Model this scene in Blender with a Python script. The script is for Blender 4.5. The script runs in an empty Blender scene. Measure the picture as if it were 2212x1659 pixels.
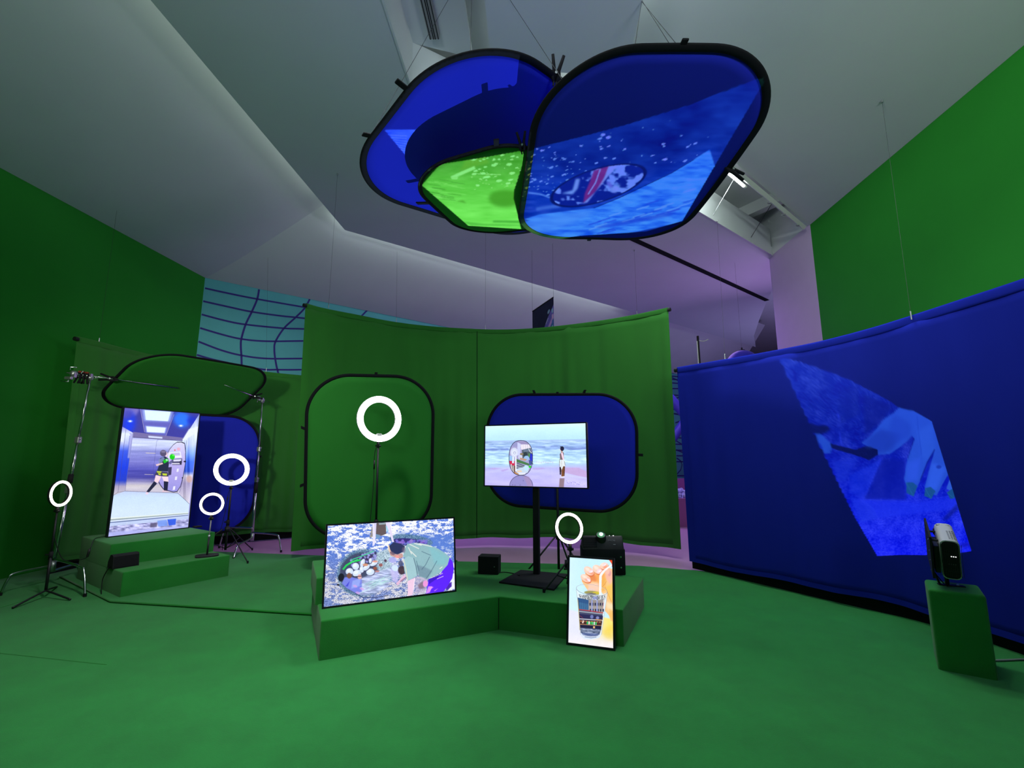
import bpy, bmesh, math, random
import numpy as np
from mathutils import Vector, Matrix
from mathutils.bvhtree import BVHTree

random.seed(7)
SC = bpy.context.scene
COL = SC.collection

# ------------------------------------------------------------------ camera
FPX, TP, CAMH = 1000.0, 0.1605, 1.40          # focal length in pixels of a 2212 wide frame, tan(pitch), eye height
cam_data = bpy.data.cameras.new('camera')
cam_data.sensor_fit = 'HORIZONTAL'
cam_data.sensor_width = 36.0
cam_data.lens = 36.0 * FPX / 2212.0
cam_data.clip_start = 0.05
cam = bpy.data.objects.new('camera', cam_data)
COL.objects.link(cam)
cam.location = (0, 0, CAMH)
cam.rotation_euler = (math.pi / 2 + math.atan(TP), 0, 0)
SC.camera = cam

# ------------------------------------------------------------------ world, exposure
SC.view_settings.view_transform = 'Standard'
SC.view_settings.look = 'None'
SC.view_settings.exposure = 0.0
SC.view_settings.gamma = 1.0
SC.view_settings.use_curve_mapping = False
world = bpy.data.worlds.new('world')
SC.world = world
world.use_nodes = True
world.node_tree.nodes['Background'].inputs[0].default_value = (0.05, 0.06, 0.07, 1)
world.node_tree.nodes['Background'].inputs[1].default_value = 0.1


# ------------------------------------------------------------------ lamps of the hall, and added fills
def aim(o, target):
    d = Vector(target) - o.location
    o.rotation_euler = d.to_track_quat('-Z', 'Y').to_euler()


def area(name, loc, target, sx, sy, watts, color, spread=180):
    l = bpy.data.lights.new(name, 'AREA')
    l.shape = 'RECTANGLE'; l.size = sx; l.size_y = sy
    l.energy = watts; l.color = color; l.spread = math.radians(spread)
    o = bpy.data.objects.new(name, l); COL.objects.link(o)
    o.location = loc; aim(o, target)
    return o


def spot(name, loc, target, watts, color, deg, blend, radius):
    l = bpy.data.lights.new(name, 'SPOT')
    l.energy = watts; l.color = color; l.spot_size = math.radians(deg); l.spot_blend = blend
    l.shadow_soft_size = radius
    o = bpy.data.objects.new(name, l); COL.objects.link(o)
    o.location = loc; aim(o, target)
    return o


# fluorescent run in the far light slot
area('slot_tubes', (2.35, 5.35, 5.60), (1.8, 4.6, 0), 3.2, 0.12, 60, (0.93, 1.0, 0.97), 125)
# wash lights on the track in the near ceiling slot
spot('track_light', (-1.3, 2.3, 5.45), (-2.3, 4.1, 0), 600, (1.0, 1.0, 1.0), 68, 1.0, 0.25)
spot('track_light', (-0.4, 1.3, 5.45), (0.0, 2.9, 0), 245, (0.93, 1.0, 0.95), 60, 1.0, 0.25)
spot('track_light', (-1.0, 1.2, 5.50), (1.8, 7.2, 2.2), 12, (1.0, 1.0, 0.80), 60, 1.0, 0.2)
spot('track_light', (-0.9, 0.2, 5.50), (5.3, 5.4, 4.4), 540, (0.97, 1.0, 0.88), 70, 1.0, 0.2)
spot('track_light', (-1.1, 0.8, 5.50), (-4.7, 7.2, 1.8), 200, (1.0, 1.0, 0.85), 46, 1.0, 0.2)
# added fill spot behind the viewer, brightens the left corner
spot('left_fill_spot', (-1.6, -2.6, 2.3), (-4.5, 6.4, 2.15), 1050, (1.0, 1.0, 0.85), 26, 1.0, 0.2)
# added fill lights behind the viewer, tilted up to brighten the white ceiling
area('ceiling_fill', (-2.0, -3.2, 3.0), (-1.2, 2.0, 5.9), 1.6, 0.5, 44, (0.82, 0.93, 1.0), 100)
area('ceiling_fill', (2.6, -3.2, 3.0), (2.4, 2.0, 5.9), 1.6, 0.5, 68, (0.86, 0.98, 1.0), 100)
# tubes hidden in the coves above the suspended ceiling panels: they wash the sloping soffits
area('cove_tube', (-3.0, 2.6, 6.05), (-5.2, 2.6, 5.6), 10.0, 0.10, 16, (0.86, 1.0, 0.93))
area('cove_tube', (0.15, 10.44, 5.95), (-1.15, 12.2, 5.6), 8.2, 0.08, 26, (0.86, 1.0, 0.98))
area('cove_tube', (0.95, 0.6, 6.00), (3.2, 0.6, 5.9), 6.5, 0.08, 36, (0.88, 1.0, 0.97))
# magenta and violet wash lights of the neighbouring hall, behind the screens
area('hall_wash', (3.5, 12.0, 4.8), (3.5, 11.7, 0), 4.0, 3.0, 98, (0.58, 0.34, 1.0))
area('hall_wash', (-1.5, 9.6, 3.0), (-1.2, 9.0, 0), 2.5, 0.6, 36, (0.72, 0.34, 1.0))
area('hall_wash', (7.0, 11.0, 3.0), (5.5, 9.0, 3.2), 1.0, 1.0, 60, (0.68, 0.40, 1.0))
area('hall_wash', (9.6, 13.2, 2.4), (8.8, 14.6, 6.2), 3.0, 2.0, 60, (0.52, 0.46, 1.0))

# light transport: few bounces are enough in this dim room
try:
    cy = SC.cycles
    cy.max_bounces = 5; cy.diffuse_bounces = 3; cy.glossy_bounces = 2; cy.transmission_bounces = 2; cy.transparent_max_bounces = 4
    cy.use_adaptive_sampling = True; cy.adaptive_threshold = 0.05; cy.sample_clamp_indirect = 6.0
    cy.caustics_reflective = False; cy.caustics_refractive = False
except Exception:
    pass


# ------------------------------------------------------------------ pixel rays (photograph frame 2212 x 1659)
_c = 1 / math.hypot(1, TP); _s = TP * _c


def ray(px, py):
    u = (px - 1106.0) / FPX; v = (829.5 - py) / FPX
    return Vector((u, _c - v * _s, _s + v * _c))


EYE = Vector((0, 0, CAMH))


def atz(px, py, z):
    d = ray(px, py); return EYE + d * ((z - CAMH) / d.z)


def aty(px, py, y):
    d = ray(px, py); return EYE + d * (y / d.y)


def onplane(px, py, p0, n):
    d = ray(px, py); t = (Vector(p0) - EYE).dot(Vector(n)) / d.dot(Vector(n)); return EYE + d * t


# ------------------------------------------------------------------ object helpers
ORG = {}


def setp(o, label=None, cat=None, group=None, kind=None):
    if label: o['label'] = label
    if cat: o['category'] = cat
    if group: o['group'] = group
    if kind: o['kind'] = kind
    return o


def thing(name, loc, label, cat, group=None):
    o = bpy.data.objects.new(name, None); COL.objects.link(o)
    o.empty_display_size = 0.1
    o.location = loc; ORG[o.name] = Vector(loc)
    return setp(o, label, cat, group)


class MB:
    def __init__(self):
        self.v = []; self.f = []

    def add(self, vs, fs):
        n = len(self.v)
        self.v += [Vector(p) for p in vs]
        self.f += [tuple(i + n for i in q) for q in fs]
        return self

    def box(self, c, size, rot=None):
        c = Vector(c); sx, sy, sz = [a / 2 for a in size]
        vs = [Vector((x, y, z)) for z in (-sz, sz) for x, y in ((-sx, -sy), (sx, -sy), (sx, sy), (-sx, sy))]
        if rot is not None: vs = [rot @ p for p in vs]
        return self.add([p + c for p in vs], [(3, 2, 1, 0), (4, 5, 6, 7), (0, 1, 5, 4), (1, 2, 6, 5), (2, 3, 7, 6), (3, 0, 4, 7)])

    def bbox(self, c, size, bev, rot=None):
        """box with chamfered edges"""
        c = Vector(c); h = [a / 2 for a in size]; b = min(bev, min(h) * 0.9)
        bm = bmesh.new(); bmesh.ops.create_cube(bm, size=1)
        for v in bm.verts: v.co = Vector((v.co.x * size[0], v.co.y * size[1], v.co.z * size[2]))
        bmesh.ops.bevel(bm, geom=bm.edges[:], offset=b, segments=2, affect='EDGES', profile=0.5)
        vs = [(rot @ v.co if rot is not None else v.co.copy()) + c for v in bm.verts]
        bm.verts.index_update()
        fs = [tuple(v.index for v in f.verts) for f in bm.faces]
        bm.free()
        return self.add(vs, fs)

    def prism(self, poly, z0, z1):
        n = len(poly)
        vs = [Vector((p[0], p[1], z0)) for p in poly] + [Vector((p[0], p[1], z1)) for p in poly]
        fs = [tuple(range(n))[::-1], tuple(range(n, 2 * n))] + [(i, (i + 1) % n, (i + 1) % n + n, i + n) for i in range(n)]
        return self.add(vs, fs)

    def tube(self, pts, r, n=10, cap=True, closed=False, flat=None):
        pts = [Vector(p) for p in pts]; m = len(pts)
        rs = r if isinstance(r, (list, tuple)) else [r] * m
        vs = []; prev = None
        for i, p in enumerate(pts):
            if closed: t = pts[(i + 1) % m] - pts[i - 1]
            else: t = pts[min(i + 1, m - 1)] - pts[max(i - 1, 0)]
            if t.length < 1e-9: t = Vector((0, 0, 1))
            t.normalize()
            if prev is None:
                a = Vector((0, 0, 1)) if abs(t.z) < 0.9 else Vector((1, 0, 0))
                x = t.cross(a).normalized()
            else:
                x = (prev - t * prev.dot(t))
                x = x.normalized() if x.length > 1e-6 else t.orthogonal().normalized()
            prev = x; y = t.cross(x)
            for k in range(n):
                a = 2 * math.pi * k / n
                vs.append(p + (x * math.cos(a) + y * math.sin(a)) * rs[i])
        fs = []
        for i in range(m if closed else m - 1):
            j = (i + 1) % m
            for k in range(n):
                l = (k + 1) % n
                fs.append((i * n + k, i * n + l, j * n + l, j * n + k))
        if cap and not closed:
            fs.append(tuple(range(n))[::-1]); fs.append(tuple(range((m - 1) * n, m * n)))
        return self.add(vs, fs)

    def cyl(self, p0, p1, r0, r1=None, n=16):
        return self.tube([p0, p1], [r0, r0 if r1 is None else r1], n)

    def lathe(self, prof, o, ax, n=32):
        """prof: (radius, height along ax)"""
        o = Vector(o); ax = Vector(ax).normalized(); x = ax.orthogonal().normalized(); y = ax.cross(x)
        vs = []; m = len(prof)
        for r, h in prof:
            for k in range(n):
                a = 2 * math.pi * k / n
                vs.append(o + ax * h + (x * math.cos(a) + y * math.sin(a)) * max(r, 1e-5))
        fs = [(i * n + k, i * n + (k + 1) % n, (i + 1) * n + (k + 1) % n, (i + 1) * n + k) for i in range(m - 1) for k in range(n)]
        return self.add(vs, fs)

    def annulus(self, o, ax, prof, n=72, closed=True):
        """prof closed loop of (radius, height)"""
        o = Vector(o); ax = Vector(ax).normalized(); x = ax.orthogonal().normalized(); y = ax.cross(x)
        vs = []; m = len(prof)
        for r, h in prof:
            for k in range(n):
                a = 2 * math.pi * k / n
                vs.append(o + ax * h + (x * math.cos(a) + y * math.sin(a)) * r)
        fs = []
        for i in range(m if closed else m - 1):
            j = (i + 1) % m
            fs += [(i * n + k, i * n + (k + 1) % n, j * n + (k + 1) % n, j * n + k) for k in range(n)]
        return self.add(vs, fs)

    def grid(self, P):
        """P: rows x cols of points"""
        R = len(P); Cn = len(P[0])
        vs = [p for row in P for p in row]
        return self.add(vs, [(i * Cn + j, i * Cn + j + 1, (i + 1) * Cn + j + 1, (i + 1) * Cn + j) for i in range(R - 1) for j in range(Cn - 1)])

    def build(self, name, mat, parent=None, smooth=False, org=None, kind=None, auto=None):
        me = bpy.data.meshes.new(name)
        base = ORG[parent.name] if parent is not None else Vector(org if org is not None else (0, 0, 0))
        me.from_pydata([tuple(p - base) for p in self.v], [], self.f)
        bm = bmesh.new(); bm.from_mesh(me)
        bmesh.ops.recalc_face_normals(bm, faces=bm.faces[:])
        bm.to_mesh(me); bm.free()
        if smooth:
            me.polygons.foreach_set('use_smooth', [True] * len(me.polygons))
        o = bpy.data.objects.new(name, me); COL.objects.link(o)
        if parent is not None: o.parent = parent
        else: o.location = base
        ORG[o.name] = base
        if mat is not None: me.materials.append(mat)
        if auto:
            me.polygons.foreach_set('use_smooth', [True] * len(me.polygons))
            try:
                me.set_sharp_from_angle(angle=math.radians(auto))
            except Exception:
                pass
        if kind: o['kind'] = kind
        return o


def smooth_path(pts, n=8):
    pts = [Vector(p) for p in pts]; out = []
    for i in range(len(pts) - 1):
        p0 = pts[max(i - 1, 0)]; p1 = pts[i]; p2 = pts[i + 1]; p3 = pts[min(i + 2, len(pts) - 1)]
        for k in range(n):
            t = k / n
            out.append(0.5 * ((2 * p1) + (p2 - p0) * t + (2 * p0 - 5 * p1 + 4 * p2 - p3) * t * t + (3 * p1 - p0 - 3 * p2 + p3) * t ** 3))
    out.append(pts[-1]); return out


# ------------------------------------------------------------------ materials
def s2l(c):
    return tuple(((x / 255.0) / 12.92 if x / 255.0 <= 0.04045 else ((x / 255.0 + 0.055) / 1.055) ** 2.4) for x in c)


def mat(name, col, rough=0.6, metal=0.0, var=0.0, vscale=4.0, bump=0.0, bscale=60.0, spec=0.5, emit=None, estr=0.0, sheen=0.0, stretch=None, coat=0.0, vrough=0.5):
    """procedural principled material; col in linear rgb"""
    m = bpy.data.materials.new(name); m.use_nodes = True
    nt = m.node_tree; b = nt.nodes['Principled BSDF']
    b.inputs['Base Color'].default_value = (*col, 1); b.inputs['Roughness'].default_value = rough
    b.inputs['Metallic'].default_value = metal; b.inputs['Specular IOR Level'].default_value = spec
    if sheen:
        b.inputs['Sheen Weight'].default_value = sheen; b.inputs['Sheen Roughness'].default_value = 0.6
    if coat: b.inputs['Coat Weight'].default_value = coat
    tc = nt.nodes.new('ShaderNodeTexCoord')
    mp = nt.nodes.new('ShaderNodeMapping'); nt.links.new(tc.outputs['Object'], mp.inputs[0])
    if stretch: mp.inputs['Scale'].default_value = stretch
    if var:
        no = nt.nodes.new('ShaderNodeTexNoise'); no.inputs['Scale'].default_value = vscale; no.inputs['Detail'].default_value = 6; no.inputs['Roughness'].default_value = vrough
        nt.links.new(mp.outputs[0], no.inputs['Vector'])
        mr = nt.nodes.new('ShaderNodeMapRange'); mr.inputs['From Min'].default_value = 0.3; mr.inputs['From Max'].default_value = 0.7
        mr.inputs['To Min'].default_value = 1 - var; mr.inputs['To Max'].default_value = 1 + var
        nt.links.new(no.outputs['Fac'], mr.inputs['Value'])
        mx = nt.nodes.new('ShaderNodeVectorMath'); mx.operation = 'SCALE'; mx.inputs[0].default_value = col
        nt.links.new(mr.outputs[0], mx.inputs['Scale']); nt.links.new(mx.outputs[0], b.inputs['Base Color'])
    if bump:
        n2 = nt.nodes.new('ShaderNodeTexNoise'); n2.inputs['Scale'].default_value = bscale; n2.inputs['Detail'].default_value = 3
        nt.links.new(tc.outputs['Object'], n2.inputs['Vector'])
        bp = nt.nodes.new('ShaderNodeBump'); bp.inputs['Strength'].default_value = bump; bp.inputs['Distance'].default_value = 0.01
        nt.links.new(n2.outputs['Fac'], bp.inputs['Height']); nt.links.new(bp.outputs[0], b.inputs['Normal'])
    if emit is not None:
        b.inputs['Emission Color'].default_value = (*emit, 1); b.inputs['Emission Strength'].default_value = estr
    return m


M = {}
M['carpet'] = mat('green_carpet', (0.014, 0.250, 0.040), 0.95, var=0.16, vscale=2.2, bump=0.5, bscale=260, spec=0.08, sheen=0.17, vrough=0.72)
M['carpet_box'] = mat('green_carpet_box', (0.014, 0.225, 0.026), 0.95, var=0.07, vscale=5, bump=0.35, bscale=260, spec=0.08, sheen=0.18)
M['green_wall'] = mat('chroma_green_paint', (0.018, 0.250, 0.022), 0.8, var=0.03, vscale=2, spec=0.2)
M['green_cloth'] = mat('green_cloth', (0.032, 0.205, 0.026), 0.9, var=0.06, vscale=2.5, bump=0.08, bscale=300, spec=0.15, sheen=0.1, stretch=(1, 1, 0.35))
M['green_panel'] = mat('green_panel_cloth', (0.042, 0.270, 0.042), 0.85, var=0.02, vscale=3, spec=0.0)
M['blue_cloth'] = mat('blue_cloth', (0.018, 0.030, 0.46), 0.85, var=0.05, vscale=2.5, bump=0.06, bscale=300, spec=0.0, stretch=(1, 1, 0.35))
M['blue_panel'] = mat('blue_panel_cloth', (0.025, 0.036, 0.64), 0.8, var=0.02, vscale=3, spec=0.0)
M['ceiling'] = mat('ceiling_white', (0.62, 0.66, 0.68), 0.85, var=0.02, vscale=1.5, spec=0.2)
M['soffit'] = mat('soffit_white', (0.66, 0.70, 0.70), 0.85, var=0.02, vscale=1.5, spec=0.2)
M['pink_floor'] = mat('pink_floor', (0.55, 0.30, 0.52), 0.45, var=0.04, vscale=2)
M['pink_wall'] = mat('pink_wall', (0.60, 0.46, 0.68), 0.7, var=0.02)
M['teal_wall'] = mat('teal_wall', (0.11, 0.46, 0.52), 0.8, var=0.02)
M['grid_line'] = mat('grid_line_paint', (0.035, 0.02, 0.25), 0.8)
M['black'] = mat('black_plastic', (0.010, 0.010, 0.013), 0.5, var=0.1)
M['black_matte'] = mat('black_matte', (0.010, 0.010, 0.013), 0.75, var=0.1, spec=0.3)
M['rim'] = mat('black_rim_tape', (0.008, 0.008, 0.011), 0.8, spec=0.2, var=0.1, vscale=40)
M['bezel'] = mat('black_bezel', (0.010, 0.010, 0.018), 0.3, var=0.05)
M['chrome'] = mat('chrome_steel', (0.62, 0.64, 0.66), 0.22, metal=1.0, var=0.05)
M['steel'] = mat('grey_cast_metal', (0.5, 0.52, 0.54), 0.4, metal=0.9, var=0.08)
M['white'] = mat('white_plastic', (0.68, 0.68, 0.66), 0.45, var=0.02)
M['grey'] = mat('grey_plastic', (0.25, 0.25, 0.27), 0.5, var=0.03)
M['wire'] = mat('dark_wire', (0.05, 0.055, 0.06), 0.7, var=0.05, spec=0.2)
M['dark_band'] = mat('black_band', (0.010, 0.012, 0.014), 0.9, spec=0.1, var=0.1)
M['red'] = mat('red_rubber', (0.35, 0.04, 0.02), 0.6, var=0.1)
M['ring_warm'] = mat('ring_diffuser_warm', (0.9, 0.9, 0.9), 0.4, var=0.01, emit=(1.0, 0.90, 0.78), estr=9)
M['ring_cool'] = mat('ring_diffuser_cool', (0.9, 0.9, 0.9), 0.4, var=0.01, emit=(0.98, 0.95, 1.0), estr=12)
M['tube_light'] = mat('fluorescent_tube', (0.9, 0.9, 0.9), 0.4, var=0.01, emit=(0.9, 1.0, 0.98), estr=9)
M['lens_glow'] = mat('projector_lens_lit', (0.8, 0.9, 0.9), 0.1, var=0.01, emit=(0.75, 1.0, 0.95), estr=6)
M['lens_glass'] = mat('lens_glass', (0.03, 0.12, 0.05), 0.05, var=0.05, coat=1.0, emit=(0.10, 0.32, 0.16), estr=0.8)
M['led'] = mat('white_led', (0.9, 0.9, 0.9), 0.4, var=0.01, emit=(1, 1, 1), estr=1.3)
M['balloon'] = mat('violet_balloon', (0.03, 0.03, 0.55), 0.35, var=0.03)
M['ball'] = mat('pit_balls', (0.45, 0.45, 0.8), 0.4, var=0.6, vscale=9)
M['pit'] = mat('magenta_foam', (0.45, 0.13, 0.40), 0.6, var=0.03)
M['tube_blue'] = mat('blue_inflatable', (0.07, 0.06, 0.55), 0.4, var=0.03)

# ================================================================== painting kit for what the screens and projectors show
def noise2(h, w, cell, seed, octaves=3):
    rng = np.random.RandomState(seed); out = np.zeros((h, w)); amp = 1.0; tot = 0
    cy, cx = (cell, cell) if not isinstance(cell, tuple) else cell
    for o in range(octaves):
        gh = max(2, int(h / cy) + 3); gw = max(2, int(w / cx) + 3)
        g = rng.rand(gh, gw)
        y = np.arange(h) / cy; x = np.arange(w) / cx
        yi = np.minimum(y.astype(int), gh - 2); xi = np.minimum(x.astype(int), gw - 2)
        fy = (y - yi)[:, None]; fx = (x - xi)[None, :]
        fy = fy * fy * (3 - 2 * fy); fx = fx * fx * (3 - 2 * fx)
        a = g[yi][:, xi]; b = g[yi][:, xi + 1]; c = g[yi + 1][:, xi]; d = g[yi + 1][:, xi + 1]
        out += amp * ((a * (1 - fx) + b * fx) * (1 - fy) + (c * (1 - fx) + d * fx) * fy)
        tot += amp; amp *= 0.5; cy = max(1.0, cy / 2); cx = max(1.0, cx / 2)
    return out / tot


def blur(m, r):
    r = int(r)
    if r < 1: return m
    for _ in range(2):
        for ax in (0, 1):
            pad = [(0, 0), (0, 0)]; pad[ax] = (r + 1, r)
            cs = np.cumsum(np.pad(m, pad, mode='edge'), axis=ax)
            k = 2 * r + 1
            m = ((cs[k:] - cs[:-k]) if ax == 0 else (cs[:, k:] - cs[:, :-k])) / k
    return m


class Canvas:
    """drawing in the coordinates of a wide working sheet; q = pixels per sheet unit; colours 0..255"""
    def __init__(self, w, h, q, base=(0, 0, 0)):
        self.q = q; self.w = int(w * q); self.h = int(h * q)
        self.a = np.zeros((self.h, self.w, 3)); self.a[:] = np.array(base) / 255.0
        self.al = np.zeros((self.h, self.w))

    def _put(self, m, y0, x0, col, alpha):
        h, w = m.shape; sl = (slice(y0, y0 + h), slice(x0, x0 + w))
        c = np.array(col, float)
        c = c / 255.0 if c.ndim == 1 else c[sl] / 255.0
        k = (m * alpha)[..., None]
        self.a[sl] = self.a[sl] * (1 - k) + c * k
        self.al[sl] = np.maximum(self.al[sl], m * alpha)

    def pmask(self, pts, soft=0):
        q = self.q; p = np.array(pts, float) * q; pad = int(soft * q * 2) + 2
        x0 = max(0, int(p[:, 0].min()) - pad); x1 = min(self.w, int(p[:, 0].max()) + pad + 1)
        y0 = max(0, int(p[:, 1].min()) - pad); y1 = min(self.h, int(p[:, 1].max()) + pad + 1)
        if x1 <= x0 or y1 <= y0: return None
        X = np.arange(x0, x1) + 0.5; m = np.zeros((y1 - y0, x1 - x0))
        for sub in (0.25, 0.75):
            Y = np.arange(y0, y1) + sub
            ins = np.zeros((len(Y), len(X)), bool)
            n = len(p)
            for i in range(n):
                ax, ay = p[i]; bx, by = p[(i + 1) % n]
                if ay == by: continue
                c = (ay > Y) != (by > Y)
                if not c.any(): continue
                xx = (bx - ax) * (Y - ay) / (by - ay) + ax
                ins ^= c[:, None] & (X[None, :] < xx[:, None])
            m += ins * 0.5
        if soft: m = blur(m, max(1, soft * q))
        return m, y0, x0

    def poly(self, pts, col, alpha=1.0, soft=0):
        r = self.pmask(pts, soft)
        if r: self._put(r[0], r[1], r[2], col, alpha)
        return self

    def ell(self, cx, cy, rx, ry, col, rot=0, alpha=1.0, soft=0):
        t = np.linspace(0, 2 * np.pi, 40, endpoint=False); c, s = math.cos(math.radians(rot)), math.sin(math.radians(rot))
        x = rx * np.cos(t); y = ry * np.sin(t)
        return self.poly(np.stack([cx + x * c - y * s, cy + x * s + y * c], 1), col, alpha, soft)

    def ring(self, cx, cy, rx, ry, wd, col, rot=0, alpha=1.0):
        t = np.linspace(0, 2 * np.pi, 60); c, s = math.cos(math.radians(rot)), math.sin(math.radians(rot))
        x = rx * np.cos(t); y = ry * np.sin(t)
        return self.line(np.stack([cx + x * c - y * s, cy + x * s + y * c], 1), wd, col, alpha)

    def line(self, pts, wd, col, alpha=1.0, soft=0):
        p = np.array(pts, float)
        for i in range(len(p) - 1):
            d = p[i + 1] - p[i]; L = np.hypot(*d)
            if L < 1e-6: continue
            n = np.array([-d[1], d[0]]) / L * wd / 2; e = d / L * wd * 0.15
            self.poly([p[i] + n - e, p[i + 1] + n + e, p[i + 1] - n + e, p[i] - n - e], col, alpha, soft)
        return self

    def lin(self):
        a = np.clip(self.a, 0, 1)
        return np.where(a <= 0.04045, a / 12.92, ((a + 0.055) / 1.055) ** 2.4)


def homog(src, dst):
    A = []
    for (x, y), (u, v) in zip(src, dst):
        A.append([x, y, 1, 0, 0, 0, -u * x, -u * y, -u]); A.append([0, 0, 0, x, y, 1, -v * x, -v * y, -v])
    return np.linalg.svd(np.array(A, float))[2][-1].reshape(3, 3)


def bilerp(a, x, y):
    h, w = a.shape[:2]
    x = np.clip(x, 0, w - 1.001); y = np.clip(y, 0, h - 1.001)
    xi = x.astype(int); yi = y.astype(int); fx = (x - xi)[..., None]; fy = (y - yi)[..., None]
    return (a[yi, xi] * (1 - fx) + a[yi, xi + 1] * fx) * (1 - fy) + (a[yi + 1, xi] * (1 - fx) + a[yi + 1, xi + 1] * fx) * fy


def make_image(name, lin):
    """lin: rows top to bottom"""
    h, w = lin.shape[:2]
    im = bpy.data.images.new(name, w, h, float_buffer=True)
    try: im.colorspace_settings.name = 'Non-Color'
    except Exception: pass
    buf = np.ones((h, w, 4), np.float32); buf[..., :3] = lin[::-1]
    im.pixels.foreach_set(buf.ravel()); im.update(); im.pack()
    return im


def screen_image(name, cv, corners, w, h):
    """straighten the sheet quad (TL, TR, BR, BL) to a w x h picture"""
    Hm = homog([(0, 0), (1, 0), (1, 1), (0, 1)], corners)
    u, v = np.meshgrid((np.arange(w) + 0.5) / w, (np.arange(h) + 0.5) / h)
    d = Hm[2, 0] * u + Hm[2, 1] * v + Hm[2, 2]
    x = (Hm[0, 0] * u + Hm[0, 1] * v + Hm[0, 2]) / d; y = (Hm[1, 0] * u + Hm[1, 1] * v + Hm[1, 2]) / d
    pic = bilerp(cv.lin(), x * cv.q - 0.5, y * cv.q - 0.5)
    grain = 1 + (noise2(h, w, 3, 91, 2) - 0.5)[..., None] * 0.13 + (noise2(h, w, 40, 92, 3) - 0.5)[..., None] * 0.06
    return make_image(name, np.clip(pic * grain, 0, 1))


def screen_mat(name, im, strength):
    m = bpy.data.materials.new(name); m.use_nodes = True; nt = m.node_tree
    b = nt.nodes['Principled BSDF']; b.inputs['Base Color'].default_value = (0.01, 0.01, 0.012, 1); b.inputs['Roughness'].default_value = 0.35
    t = nt.nodes.new('ShaderNodeTexImage'); t.image = im; t.extension = 'EXTEND'
    uv = nt.nodes.new('ShaderNodeTexCoord'); nt.links.new(uv.outputs['UV'], t.inputs['Vector'])
    nt.links.new(t.outputs['Color'], b.inputs['Emission Color']); b.inputs['Emission Strength'].default_value = strength
    return m


def vgrad(cv, stops):
    """column of colours by sheet y -> full image array 0..255"""
    y = (np.arange(cv.h) + 0.5) / cv.q
    st = np.array([s for s, _ in stops]); cc = np.array([c for _, c in stops], float)
    return np.repeat(np.stack([np.interp(y, st, cc[:, k]) for k in range(3)], 1)[:, None, :], cv.w, 1)


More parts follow.
